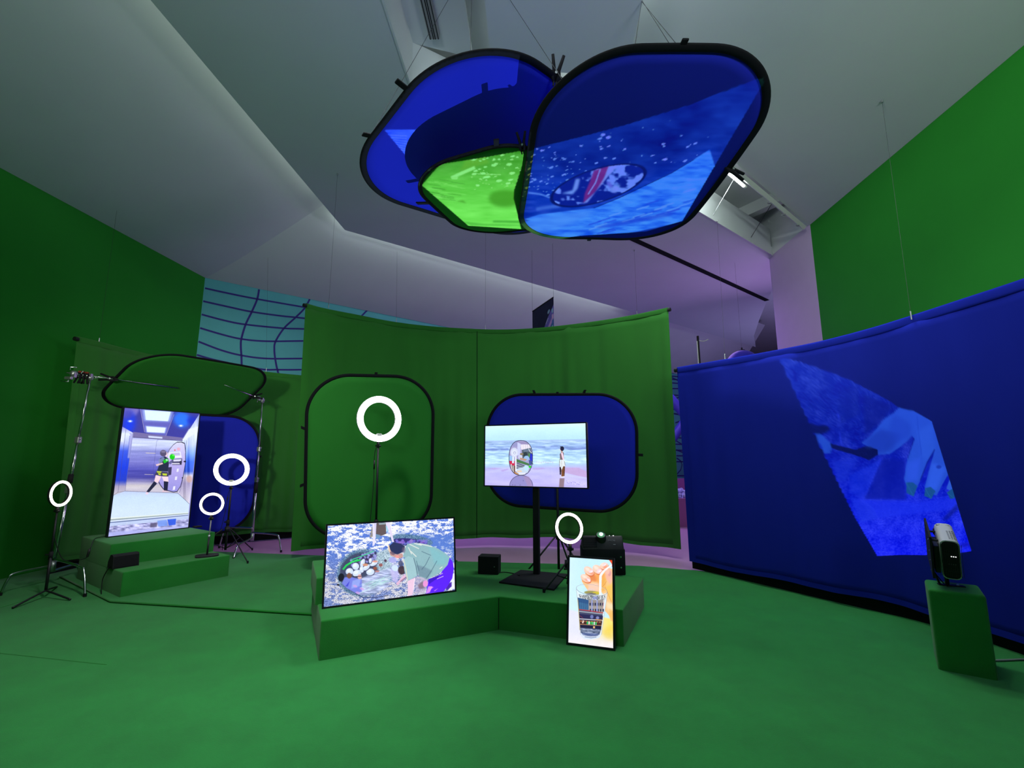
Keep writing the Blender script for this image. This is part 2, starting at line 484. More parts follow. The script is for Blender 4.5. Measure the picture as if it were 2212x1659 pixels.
# ---- picture 1: a boxer in a steel lift
def paint_lift():
    c = Canvas(1231, 1659, 0.6, (150, 150, 215))
    wall = vgrad(c, [(380, (150, 150, 215)), (440, (205, 215, 255)), (480, (215, 225, 255)), (560, (140, 145, 215)), (700, (120, 120, 205)), (770, (75, 75, 175)), (860, (62, 60, 155)), (920, (150, 145, 190)), (960, (205, 198, 205)), (1030, (190, 185, 205))])
    n = noise2(c.h, c.w, (14, 200), 1) - 0.5
    wall = np.clip(wall + n[..., None] * 45, 0, 255)
    c.poly([(360, 330), (950, 400), (890, 1045), (270, 1030)], wall)
    c.poly([(262, 55), (1140, 110), (1133, 125), (940, 420), (360, 345), (230, 280)], (62, 62, 160))
    c.poly([(450, 70), (840, 100), (745, 385), (497, 340)], (98, 98, 190))
    c.poly([(262, 55), (440, 65), (400, 140), (250, 160)], (130, 120, 200), 0.9, 14)
    c.ell(320, 230, 70, 130, (25, 60, 240), 8, 0.95, 30)
    c.ell(300, 130, 60, 60, (70, 70, 180), 0, 0.8, 20)
    c.ell(930, 190, 100, 90, (45, 120, 255), 20, 0.95, 26)
    c.ell(1050, 200, 60, 50, (30, 50, 200), 0, 0.9, 20)
    c.poly([(470, 70), (820, 90), (790, 215), (490, 205)], (170, 195, 255), 0.8, 14)
    c.poly([(497, 82), (800, 100), (768, 210), (512, 196)], (222, 246, 255), 1, 3)
    c.poly([(505, 262), (755, 280), (738, 350), (518, 340)], (170, 190, 255), 0.8, 8)
    c.poly([(518, 270), (742, 285), (728, 345), (527, 335)], (228, 246, 255), 1, 2)
    for x, y in ((330, 211), (918, 261)):
        c.ell(x, y, 30, 13, (150, 185, 255), 0, 0.9, 5); c.ell(x, y, 13, 9, (250, 252, 255), 0, 1, 2)
    for p in ([(447, 70), (497, 335)], [(838, 130), (745, 380)]): c.line(p, 4, (205, 195, 205), 0.7)
    c.poly([(365, 335), (942, 400), (938, 432), (362, 396)], (118, 110, 165))
    c.poly([(540, 378), (705, 392), (705, 412), (545, 402)], (215, 225, 255), 0.9, 3)
    c.line([(362, 397), (938, 436)], 6, (62, 60, 110))
    # left wall
    lw = vgrad(c, [(280, (150, 150, 220)), (360, (225, 235, 255)), (470, (180, 190, 240)), (560, (60, 90, 230)), (750, (25, 60, 225)), (900, (35, 60, 200)), (970, (170, 160, 190)), (1070, (200, 195, 210))])
    c.poly([(240, 275), (362, 345), (272, 1030), (135, 1078)], lw)
    c.poly([(225, 345), (280, 375), (250, 460), (205, 440)], (225, 232, 255), 0.9, 8)
    c.poly([(285, 345), (365, 350), (275, 1030), (205, 1040)], lw)
    c.poly([(330, 350), (362, 352), (330, 640), (300, 640)], (165, 165, 225), 0.8, 6)
    for p, k in (([(282, 300), (190, 1040)], (70, 65, 130)), ([(362, 345), (274, 1030)], (110, 110, 160)), ([(330, 350), (262, 930)], (40, 60, 190))): c.line(p, 4, k, 0.8)
    c.ell(325, 371, 7, 6, (235, 235, 255))
    # right wall
    rw = vgrad(c, [(120, (160, 170, 235)), (330, (225, 238, 255)), (480, (190, 205, 255)), (580, (120, 160, 250)), (680, (50, 95, 225)), (790, (45, 80, 200)), (840, (190, 185, 205)), (930, (160, 150, 190)), (1170, (215, 210, 225))])
    rw = np.clip(rw + (noise2(c.h, c.w, (400, 16), 3)[..., None] - 0.5) * 120, 0, 255)
    c.poly([(1133, 122), (940, 425), (888, 1042), (1022, 1172)], rw)
    c.poly([(1010, 300), (1120, 268), (1115, 330), (960, 430), (935, 425)], (232, 240, 255), 0.95, 6)
    c.line([(1015, 285), (950, 392)], 4, (90, 90, 160)); c.line([(985, 430), (940, 900), (905, 1040)], 4, (60, 60, 130), 0.8)
    c.ell(1020, 880, 36, 40, (205, 165, 160), 0, 0.8, 8)
    # floor and threshold
    fl = vgrad(c, [(1020, (190, 205, 245)), (1100, (200, 222, 255)), (1300, (208, 226, 255))])
    c.poly([(272, 1026), (888, 1042), (1022, 1172), (1012, 1275), (100, 1345), (137, 1078)], fl)
    c.line([(185, 1040), (272, 1026)], 3, (90, 90, 110)); c.line([(137, 1078), (188, 1040)], 3, (90, 90, 110)); c.line([(272, 1026), (890, 1044)], 5, (120, 120, 150)); c.line([(885, 1042), (1022, 1170)], 4, (70, 80, 110))
    for i, k in enumerate(((225, 235, 230), (150, 165, 170), (215, 228, 255), (105, 120, 165), (200, 215, 255), (160, 175, 200), (225, 235, 255))):
        t = i * 16; c.poly([(98, 1340 + t), (1012, 1266 + t * 0.6), (1012, 1278 + t * 0.6), (98, 1356 + t)], k)
    st = np.clip(np.array((165, 165, 215)) + (noise2(c.h, c.w, (10, 30), 5)[..., None] - 0.5) * 190, 0, 255)
    c.poly([(88, 1440), (1010, 1330), (1010, 1445), (72, 1565)], st)
    c.poly([(88, 1400), (1010, 1315), (1010, 1345), (86, 1440)], (190, 205, 240), 0.9, 3)
    c.poly([(765, 1352), (868, 1342), (862, 1412), (780, 1424)], (50, 90, 225), 0.95, 3)
    c.poly([(650, 1368), (760, 1355), (770, 1425), (660, 1436)], (120, 155, 240), 0.9, 3)
    c.poly([(570, 1400), (650, 1390), (645, 1440), (566, 1446)], (85, 78, 110), 0.8, 5)
    c.poly([(72, 1510), (1010, 1420), (1010, 1450), (72, 1565)], (175, 180, 240), 0.85, 6)
    for p in ([(135, 1430), (130, 1500)], [(300, 1390), (275, 1460)], [(760, 1340), (782, 1425)]): c.line(p, 4, (215, 215, 225), 0.8)
    # door seams and rail
    for p in ([(640, 430), (585, 925)], [(655, 415), (650, 440)]): c.line(p, 3, (70, 70, 140), 0.8)
    c.line([(515, 580), (622, 582)], 7, (215, 205, 190)); c.line([(500, 828), (600, 830)], 6, (190, 180, 185), 0.9)
    # oval board
    ov = [(875, 447), (930, 446), (966, 462), (978, 560), (975, 700), (948, 860), (918, 970), (880, 1028), (835, 1036), (775, 1020), (715, 1000), (680, 955), (660, 915), (690, 800), (730, 650), (790, 530), (830, 480)]
    c.poly(ov, (28, 28, 50)); cx, cy = 826, 745
    iv = [(cx + (x - cx) * 0.955, cy + (y - cy) * 0.97) for x, y in ov]
    c.poly(iv, vgrad(c, [(450, (215, 215, 245)), (640, (190, 180, 235)), (800, (175, 165, 232)), (1030, (150, 145, 222))]))
    c.poly([(775, 572), (915, 560), (930, 630), (770, 640)], (232, 232, 250), 1, 2); c.poly([(800, 580), (905, 572), (912, 606), (790, 612)], (190, 185, 225), 1, 2)
    c.ell(893, 532, 20, 18, (235, 170, 195), 0, 0.9, 4); c.ell(850, 545, 8, 10, (225, 90, 100))
    c.poly([(815, 650), (935, 640), (930, 715), (820, 715)], (85, 82, 120), 1, 2); c.poly([(830, 655), (925, 648), (920, 672), (835, 676)], (215, 215, 238)); c.line([(820, 702), (932, 700)], 10, (235, 235, 250)); c.ell(918, 690, 14, 22, (50, 48, 80))
    for p in ([(875, 760), (898, 758), (892, 795), (870, 798)], [(855, 852), (880, 850), (874, 890), (850, 892)], [(835, 965), (858, 962), (852, 1005), (825, 1010)]): c.poly(p, (228, 228, 252))
    c.ell(940, 866, 9, 9, (40, 40, 60)); c.ell(966, 676, 16, 9, (30, 30, 50))
    # the boxer
    c.poly([(770, 745), (815, 740), (808, 830), (775, 840)], (58, 52, 86), 1, 2)
    c.poly([(630, 835), (695, 850), (655, 930), (612, 908)], (238, 208, 222)); c.poly([(700, 850), (772, 850), (778, 912), (722, 908)], (240, 214, 226))
    c.poly([(612, 905), (645, 935), (552, 1038), (520, 1032)], (28, 32, 62)); c.poly([(724, 905), (776, 912), (766, 1022), (724, 1022)], (28, 32, 62))
    c.poly([(518, 1032), (548, 1038), (540, 1062), (512, 1060)], (232, 205, 225)); c.poly([(710, 1012), (760, 1018), (778, 1028), (706, 1030)], (225, 190, 205))
    c.poly([(640, 788), (768, 800), (778, 852), (700, 850), (640, 832), (610, 850)], (62, 58, 92))
    for p in ([(640, 790), (700, 792), (688, 812), (644, 806)], [(705, 815), (760, 818), (758, 842), (712, 838)], [(655, 812), (690, 820), (684, 838), (660, 830)]): c.poly(p, (205, 225, 50), 0.95, 1)
    c.poly([(680, 640), (735, 618), (772, 640), (782, 700), (770, 795), (645, 786), (668, 720)], (34, 42, 68), 1, 1)
    c.poly([(660, 660), (715, 625), (735, 640), (700, 690), (668, 700)], (125, 140, 180), 0.9, 3)
    c.poly([(628, 712), (708, 690), (715, 706), (640, 732)], (236, 200, 200), 0.95, 2)
    c.poly([(710, 668), (760, 640), (782, 668), (728, 700)], (28, 196, 32)); c.poly([(742, 648), (768, 648), (772, 668), (750, 672)], (200, 235, 235), 0.8, 2)
    c.poly([(775, 690), (820, 655), (838, 660), (800, 712)], (90, 92, 140), 0.9, 2)
    c.ell(820, 622, 30, 32, (24, 205, 24), 10, 1, 1); c.ell(832, 604, 14, 12, (120, 245, 100), 0, 0.7, 3)
    c.ell(748, 592, 18, 28, (240, 208, 222)); c.ell(716, 580, 38, 38, (86, 78, 112), 0, 1, 1); c.ell(716, 562, 28, 14, (140, 132, 165), 0, 0.7, 4)
    return c


# ---- picture 2: a figure and an oval mirror on a beach
def paint_beach():
    c = Canvas(2212, 1531, 0.42, (195, 235, 255))
    X, Y = np.meshgrid((np.arange(c.w) + 0.5) / c.q, (np.arange(c.h) + 0.5) / c.q)
    Yt = Y + (X - 147) * 0.0285           # the horizon runs slightly uphill to the right
    st = [(180, (228, 248, 255)), (330, (203, 243, 255)), (535, (185, 228, 255)), (545, (168, 195, 240)), (620, (172, 205, 250)), (690, (150, 180, 238)), (760, (178, 215, 255)), (880, (184, 222, 255)), (960, (198, 232, 255)), (1000, (178, 208, 255)), (1060, (190, 190, 248)), (1380, (200, 192, 255))]
    ss = np.array([s for s, _ in st]); cc = np.array([k for _, k in st], float)
    base = np.stack([np.interp(Yt, ss, cc[:, k]) for k in range(3)], -1)
    n = noise2(c.h, c.w, (9, 60), 11, 4) - 0.5; sea = np.clip((Yt - 548) / 20, 0, 1) * np.clip((1010 - Yt) / 40, 0, 1)
    base += (n * sea * 105)[..., None]
    n2 = noise2(c.h, c.w, (30, 220), 12, 2) - 0.5
    base += (n2 * np.clip((Yt - 1010) / 40, 0, 1) * 40)[..., None]
    c.a[:] = np.clip(base, 0, 255) / 255
    for p in ([(150, 695), (300, 683), (400, 700), (350, 715), (160, 712)], [(420, 690), (560, 670), (590, 700), (440, 705)], [(1590, 650), (1750, 655), (1990, 640), (1990, 670), (1760, 690), (1650, 672)], [(1060, 636), (1250, 628), (1240, 645), (1080, 645)], [(200, 606), (300, 600), (300, 612), (210, 614)], [(1340, 620), (1480, 618), (1480, 630), (1350, 632)]):
        c.poly(p, (112, 132, 205), 0.75, 5)
    for p in ([(1010, 1030), (1200, 1025), (1260, 1040), (1120, 1062), (1030, 1060)], [(420, 1080), (560, 1045), (580, 1060), (470, 1105)], [(160, 1048), (330, 1035), (470, 1045), (300, 1066)]): c.poly(p, (185, 165, 225), 0.8, 6)
    c.poly([(1480, 1040), (1640, 1015), (1860, 1015), (2010, 1085), (2020, 1200), (1820, 1165), (1640, 1115)], (196, 168, 218), 0.9, 5)
    c.poly([(1610, 1120), (2020, 1200), (2022, 1225), (1620, 1180)], (205, 205, 255), 0.8, 5)
    for i in range(70):
        r = random.Random(i); x = r.uniform(1640, 2000); y = 1250 + (x - 1640) * 0.12 + r.uniform(0, 60)
        c.ell(x, y, 9, 4, (150, 140, 205) if i % 2 else (225, 220, 255), 20, 0.8)
    for i in range(9): c.line([(1080 + i * 30, 1130 + i * 22), (1500 + i * 40, 1150 + i * 26)], 3, (170, 165, 235), 0.5)
    for i in range(8): c.ell(1090 + i * 42, 915 + (i % 3) * 8, 14, 7, (205, 170, 225), 0, 0.7, 3)
    # reflection of the mirror on the wet sand
    t = np.linspace(math.pi, 2 * math.pi, 30)
    c.poly([(812 + 218 * math.cos(a), 1365 + 205 * math.sin(a)) for a in t], (112, 106, 152)); c.poly([(812 + 206 * math.cos(a), 1370 + 195 * math.sin(a)) for a in t], (148, 142, 202))
    c.poly([(850, 1180), (960, 1190), (1020, 1370), (930, 1370)], (168, 142, 185), 0.7, 8)
    for x, y in ((848, 1265), (655, 1345), (700, 1348), (790, 1346)): c.ell(x, y, 7, 6, (60, 50, 110))
    # the mirror
    def ovl(k): return [(800 + k * 222 * math.copysign(abs(math.cos(a)) ** 0.8, math.cos(a)), 845 + (325 - (1 - k) * 222) * math.copysign(abs(math.sin(a)) ** 0.9, math.sin(a))) for a in np.linspace(0, 2 * math.pi, 48, endpoint=False)]
    c.poly(ovl(1.0), (40, 40, 70))
    m = c.pmask(ovl(0.955)); keep = c.a.copy()
    c.poly(ovl(0.955), (165, 160, 205))
    c.poly([(590, 640), (660, 560), (760, 530), (760, 640)], (150, 150, 200)); c.poly([(790, 600), (960, 590), (1000, 700), (800, 690)], (232, 226, 240))
    for i in range(5): c.line([(800 + i * 40, 600), (800 + i * 40, 680)], 5, (180, 170, 190))
    c.poly([(735, 560), (795, 560), (790, 800), (735, 800)], (200, 205, 250)); c.poly([(690, 535), (960, 560), (940, 600), (800, 590)], (150, 140, 185), 0.9, 3)
    c.poly([(820, 700), (960, 660), (1010, 760), (1000, 860), (830, 850)], (78, 92, 100)); c.poly([(840, 690), (990, 660), (990, 720), (850, 740)], (105, 120, 145))
    c.line([(940, 670), (960, 720), (1000, 755)], 9, (230, 235, 245)); c.ell(880, 780, 38, 45, (48, 62, 70)); c.ell(790, 830, 40, 38, (198, 205, 230)); c.ell(815, 775, 35, 18, (140, 125, 95)); c.ell(905, 850, 50, 45, (150, 190, 235)); c.poly([(780, 840), (920, 870), (880, 900), (790, 880)], (190, 150, 130))
    c.poly([(970, 760), (1010, 780), (1008, 930), (965, 900)], (40, 50, 200)); c.poly([(945, 880), (1005, 900), (1010, 960), (960, 985)], (70, 85, 150)); c.poly([(940, 760), (965, 765), (965, 830), (942, 830)], (80, 150, 70))
    c.poly([(722, 865), (955, 950), (955, 990), (722, 925)], (74, 122, 78))
    for i in range(5): c.line([(722, 938 + i * 24), (900, 1005 + i * 14)], 12, (36, 48, 74) if i % 2 == 0 else (120, 150, 130))
    c.poly([(720, 1050), (900, 1000), (960, 1010), (930, 1120), (730, 1140)], (196, 214, 235)); c.ell(900, 1030, 45, 50, (190, 225, 245)); c.ell(968, 1008, 24, 20, (40, 215, 40)); c.poly([(730, 1080), (810, 1075), (830, 1105), (740, 1110)], (232, 205, 180)); c.poly([(750, 1120), (900, 1115), (870, 1160), (770, 1160)], (222, 226, 244))
    c.poly([(585, 800), (640, 815), (640, 900), (585, 890)], (150, 190, 235)); c.poly([(590, 905), (690, 905), (690, 990), (625, 1005), (600, 960)], (205, 40, 80)); c.poly([(610, 970), (720, 1000), (700, 1150), (640, 1110)], (120, 95, 90)); c.line([(625, 960), (640, 1080)], 14, (225, 215, 215)); c.line([(660, 990), (665, 1110)], 12, (220, 222, 235)); c.poly([(690, 1100), (770, 1140), (740, 1165), (680, 1150)], (190, 140, 95))
    c.line([(708, 800), (712, 1090)], 22, (238, 240, 250)); c.line([(662, 830), (658, 940)], 36, (215, 230, 245)); c.ell(680, 745, 72, 85, (205, 212, 238)); c.ell(683, 750, 52, 60, (218, 224, 246)); c.ell(685, 755, 24, 26, (165, 172, 205)); c.ell(686, 757, 14, 16, (225, 228, 245))
    a, y0, x0 = m; full = np.zeros((c.h, c.w)); full[y0:y0 + a.shape[0], x0:x0 + a.shape[1]] = a
    c.a = keep * (1 - full[..., None]) + c.a * full[..., None]
    c.ell(1020, 955, 12, 8, (40, 40, 70))
    # the figure
    c.poly([(1515, 1215), (1605, 1212), (1592, 1380), (1503, 1378)], (140, 115, 125), 0.9, 5)
    c.poly([(1508, 1000), (1545, 1010), (1540, 1150), (1516, 1150)], (52, 40, 48)); c.poly([(1545, 1000), (1612, 985), (1604, 1172), (1545, 1188)], (128, 82, 52)); c.poly([(1590, 1000), (1612, 990), (1604, 1170), (1575, 1100)], (90, 55, 40), 0.8, 3)
    c.poly([(1535, 860), (1588, 855), (1618, 995), (1580, 990), (1552, 1060), (1530, 1000), (1504, 985)], (224, 232, 236)); c.line([(1545, 880), (1548, 1010)], 5, (170, 165, 160), 0.8); c.line([(1508, 860), (1512, 990)], 8, (110, 85, 60), 0.8); c.line([(1600, 900), (1614, 980)], 8, (130, 100, 70), 0.8)
    c.poly([(1512, 770), (1540, 735), (1585, 735), (1590, 870), (1520, 875)], (122, 104, 112)); c.poly([(1536, 748), (1565, 740), (1582, 800), (1592, 880), (1574, 880), (1552, 820)], (242, 208, 228))
    c.poly([(1535, 705), (1565, 705), (1570, 740), (1530, 738)], (196, 160, 150)); c.ell(1530, 682, 15, 28, (236, 205, 212)); c.ell(1556, 668, 36, 44, (34, 34, 62)); c.ell(1530, 632, 12, 8, (34, 34, 62))
    c.poly([(1530, 1182), (1600, 1178), (1602, 1196), (1535, 1198)], (238, 234, 250))
    return c


# ---- picture 3: hands in a sand pit
def paint_sand():
    c = Canvas(2212, 1452, 0.45)
    X, Y = np.meshgrid((np.arange(c.w) + 0.5) / c.q, (np.arange(c.h) + 0.5) / c.q)
    n = noise2(c.h, c.w, (11, 24), 21, 4); nb = noise2(c.h, c.w, (60, 110), 22, 2); fine = noise2(c.h, c.w, 3, 23, 2)
    t = np.clip((n * 0.75 + nb * 0.25 + (fine - 0.5) * 0.35 - 0.50) * 14 + 0.5, 0, 1)
    lo = np.array((88, 122, 212.)); hi = np.array((240, 242, 250.))
    img = lo * (1 - t[..., None]) + hi * t[..., None]
    near = np.clip((Y - 520) / 400, 0, 1)[..., None]
    warm = np.array((150, 150, 172.)) + (fine[..., None] - 0.5) * 240
    img = img * (1 - near * 0.45) + warm * near * 0.45 - near * 6
    c.a[:] = np.clip(img + (fine[..., None] - 0.5) * 50, 0, 255) / 255
    c.poly([(1140, 420), (1250, 260), (1600, 300), (2080, 330), (2080, 620), (1900, 540), (1500, 420)], (92, 128, 205), 0.55, 30)
    dark = np.clip(np.array((84, 120, 150.)) + (fine[..., None] - 0.5) * 150, 0, 255)
    # far pit with purple fruit
    c.ell(1440, 400, 330, 90, dark, 6, 0.85, 8); c.ell(1430, 425, 260, 55, (52, 44, 118), 6, 1, 4)
    for i in range(60):
        r = random.Random(100 + i); c.ell(1200 + r.random() * 480, 390 + r.random() * 75, 20, 15, (98 + r.randint(0, 50), 92 + r.randint(0, 40), 205), 0, 0.9, 1)
    # near pit
    c.ell(720, 880, 395, 350, dark, -18, 0.9, 14); c.ell(700, 880, 335, 300, (60, 66, 96), -18, 0.9, 10)
    mesh = np.clip(np.array((172, 182, 222.)) + (noise2(c.h, c.w, (8, 40), 27)[..., None] - 0.5) * 190, 0, 255)
    c.poly([(560, 1080), (700, 960), (960, 850), (1130, 760), (1160, 900), (1090, 1090), (900, 1190), (700, 1220), (610, 1180)], mesh, 0.95, 10)
    pale = np.clip(np.array((165, 190, 205.)) + (fine[..., None] - 0.5) * 190, 0, 255)
    c.poly([(880, 600), (1090, 520), (1180, 640), (1150, 800), (960, 860), (900, 760)], pale, 0.9, 14)
    for i in range(70):
        r = random.Random(200 + i); x = 540 + r.random() * 380; y = 740 - (x - 540) * 0.28 + r.random() * 130 - 80
        c.ell(x, y, 22, 18, (46 + r.randint(0, 30), 40 + r.randint(0, 25), 96) if r.random() < 0.6 else (150, 152, 222), r.randint(0, 90), 0.9, 1)
    c.line([(420, 830), (470, 770), (560, 715), (680, 690)], 26, (40, 200, 90)); c.line([(540, 690), (700, 632), (880, 560)], 16, (70, 200, 150), 0.9); c.line([(520, 740), (640, 680)], 14, (60, 220, 120), 0.9)
    c.ell(390, 950, 45, 60, (24, 26, 40), 10, 1, 4)
    c.poly([(400, 1040), (440, 950), (520, 940), (700, 980), (700, 1160), (620, 1190), (470, 1110)], (118, 128, 225), 1, 6)
    c.poly([(560, 1000), (690, 960), (660, 1080), (540, 1120)], (150, 168, 240), 0.9, 8); c.poly([(450, 1085), (520, 1000), (490, 1085)], (60, 60, 200), 0.8, 4)
    for i in range(34):
        r = random.Random(300 + i); x = 640 + r.random() * 380; y = 1080 + r.random() * 120 - (x - 640) * 0.35
        c.line([(x, y), (x + 190, y - 70 - r.random() * 20)], 5, (205, 235, 240) if i % 3 else (150, 215, 205), 0.75)
    for x, y, rx, ry, rot in ((608, 785, 52, 52, 0), (515, 862, 58, 50, -20), (627, 886, 68, 50, -18), (828, 868, 62, 50, -10), (712, 735, 32, 66, 20), (700, 830, 34, 50, 0), (880, 740, 66, 34, -25), (770, 800, 60, 34, -40), (830, 700, 22, 40, 10)):
        c.ell(x + 6, y + 10, rx, ry, (70, 62, 92), rot, 0.9, 2); c.ell(x, y, rx, ry, (206, 222, 248), rot, 1, 1); c.ell(x - rx * 0.2, y - ry * 0.25, rx * 0.55, ry * 0.5, (236, 242, 255), rot, 0.8, 4)
    for x, y, rx, ry, k in ((512, 925, 38, 42, (120, 78, 62)), (668, 940, 32, 38, (225, 172, 172)), (755, 762, 42, 20, (214, 150, 120)), (900, 712, 40, 14, (226, 150, 130)), (900, 815, 30, 24, (150, 80, 62)), (930, 858, 34, 14, (190, 130, 130)), (985, 765, 30, 24, (150, 90, 90)), (1055, 700, 20, 20, (80, 60, 80))): c.ell(x, y, rx, ry, k, 0, 0.95, 3)
    c.line([(570, 940), (700, 930)], 10, (40, 34, 60)); c.ell(345, 1062, 22, 14, (30, 30, 50))
    for x, y in ((640, 1180), (700, 1120), (600, 1080)): c.ell(x, y, 34, 18, (206, 160, 226), 20, 0.8, 5)
    c.line([(600, 1190), (700, 1240), (900, 1250), (1100, 1215)], 9, (40, 38, 70), 0.85)
    # person standing at the top edge
    c.poly([(845, 230), (880, 150), (900, 330), (820, 360)], (150, 140, 130), 0.9, 3)
    c.poly([(905, 140), (1065, 130), (1068, 300), (990, 330), (905, 345)], (98, 84, 88)); c.poly([(905, 300), (985, 320), (960, 380), (915, 360)], (112, 152, 190), 0.9, 4); c.poly([(1060, 180), (1100, 180), (1105, 270), (1075, 270)], (150, 205, 232), 0.9, 3); c.poly([(960, 140), (1060, 132), (1060, 158), (960, 165)], (150, 170, 180), 0.9)
    c.poly([(862, 140), (922, 138), (910, 330), (900, 455), (862, 490), (866, 320)], (226, 222, 255)); c.poly([(1058, 130), (1122, 125), (1150, 260), (1186, 420), (1158, 424), (1120, 290)], (224, 214, 250)); c.poly([(890, 140), (915, 140), (905, 300)], (200, 190, 225), 0.8, 3)
    # kneeling person in the foreground
    c.poly([(1160, 760), (1230, 755), (1260, 900), (1230, 1040), (1160, 1000), (1130, 860)], (196, 190, 240), 0.85, 12); c.ell(1200, 810, 52, 46, (206, 228, 245), 30, 0.9, 3); c.ell(1165, 690, 60, 44, (168, 168, 232), 0, 0.9, 8); c.ell(1300, 840, 56, 66, (62, 42, 52), 0, 0.9, 5); c.ell(1285, 740, 36, 46, (76, 80, 116), 0, 0.9, 5)
    c.line([(1230, 1050), (1370, 900)], 40, (224, 184, 214)); c.line([(1280, 1010), (1375, 940)], 20, (150, 110, 140), 0.8)
    c.poly([(1500, 940), (1700, 960), (1640, 1160), (1500, 1200)], (180, 170, 200), 0.7, 10); c.poly([(1540, 1060), (1620, 1000), (1640, 1110), (1560, 1120)], (120, 92, 110), 0.7, 8)
    c.poly([(2040, 900), (2095, 880), (2098, 1120), (2010, 1130)], (236, 240, 252), 0.9, 4); c.poly([(1950, 1080), (2050, 1010), (2050, 1080), (1980, 1140)], (70, 30, 170), 0.95, 2)
    c.poly([(1700, 975), (1860, 920), (1950, 800), (2022, 650), (2070, 720), (2082, 820), (2060, 960), (1985, 1080), (1925, 1160), (1660, 1190), (1690, 1060)], (92, 34, 250)); c.poly([(1700, 975), (1860, 915), (1850, 950), (1710, 1050)], (60, 22, 190), 0.9, 4)
    for p in ([(1700, 1150), (1780, 1090), (1740, 1090)], [(1800, 1150), (1850, 1105), (1780, 1150)], [(1660, 1190), (1700, 1080), (1760, 1080), (1720, 1170)]): c.poly(p, (226, 150, 240), 0.9, 3)
    for p in ([(1830, 970), (1925, 930)], [(1875, 905), (1915, 885)]): c.line(p, 7, (235, 200, 215))
    c.ell(1655, 1040, 38, 50, (232, 150, 215), 10, 1, 2)
    shirt = [(1318, 640), (1345, 520), (1385, 450), (1520, 430), (1690, 455), (1850, 520), (1960, 590), (2022, 650), (1990, 760), (1900, 860), (1780, 930), (1690, 970), (1560, 930), (1530, 880), (1510, 800), (1420, 700)]
    c.poly(shirt, (142, 182, 190)); c.poly([(1700, 480), (1930, 590), (2010, 660), (1960, 760), (1800, 760)], (128, 188, 198), 0.8, 20); c.poly([(1520, 760), (1640, 790), (1760, 850), (1690, 965), (1560, 930)], (112, 140, 158), 0.8, 10)
    for p in ([(1420, 455), (1560, 520)], [(1490, 440), (1600, 470)], [(1560, 445), (1760, 490)], [(1440, 560), (1520, 640)], [(1870, 820), (1910, 790)], [(1400, 500), (1450, 600)]): c.line(p, 12, (238, 236, 228), 0.9, 1)
    for p in ([(1720, 640), (1660, 760), (1600, 830)], [(1830, 700), (1740, 860), (1660, 975)], [(1520, 700), (1560, 850)], [(1600, 560), (1740, 620)]): c.line(p, 8, (70, 96, 118), 0.8, 1)
    c.poly([(1322, 680), (1400, 630), (1480, 660), (1515, 780), (1540, 925), (1385, 1000), (1340, 850)], (158, 196, 204)); c.line([(1480, 660), (1515, 790), (1536, 925)], 9, (62, 84, 108), 0.85); c.line([(1330, 690), (1365, 840), (1385, 990)], 14, (224, 216, 190), 0.8)
    c.poly([(1390, 1000), (1502, 950), (1480, 1100), (1455, 1215), (1390, 1225)], (236, 200, 226)); c.line([(1495, 960), (1470, 1200)], 14, (255, 238, 250), 0.7, 2)
    c.poly([(1100, 520), (1150, 480), (1200, 600), (1310, 590), (1322, 640), (1280, 668), (1200, 650), (1130, 620)], (196, 152, 146), 1, 2); c.ell(1112, 520, 16, 60, (232, 205, 178), -8, 0.9, 3); c.ell(1235, 640, 30, 20, (236, 150, 150), 0, 1, 2)
    c.poly([(1112, 480), (1180, 424), (1290, 445), (1352, 490), (1320, 570), (1240, 605), (1165, 590), (1130, 540)], (42, 50, 92), 1, 2); c.ell(1160, 590, 40, 22, (110, 90, 110), 30, 0.8, 6); c.ell(1330, 540, 26, 46, (120, 100, 120), 0, 0.6, 8)
    return c


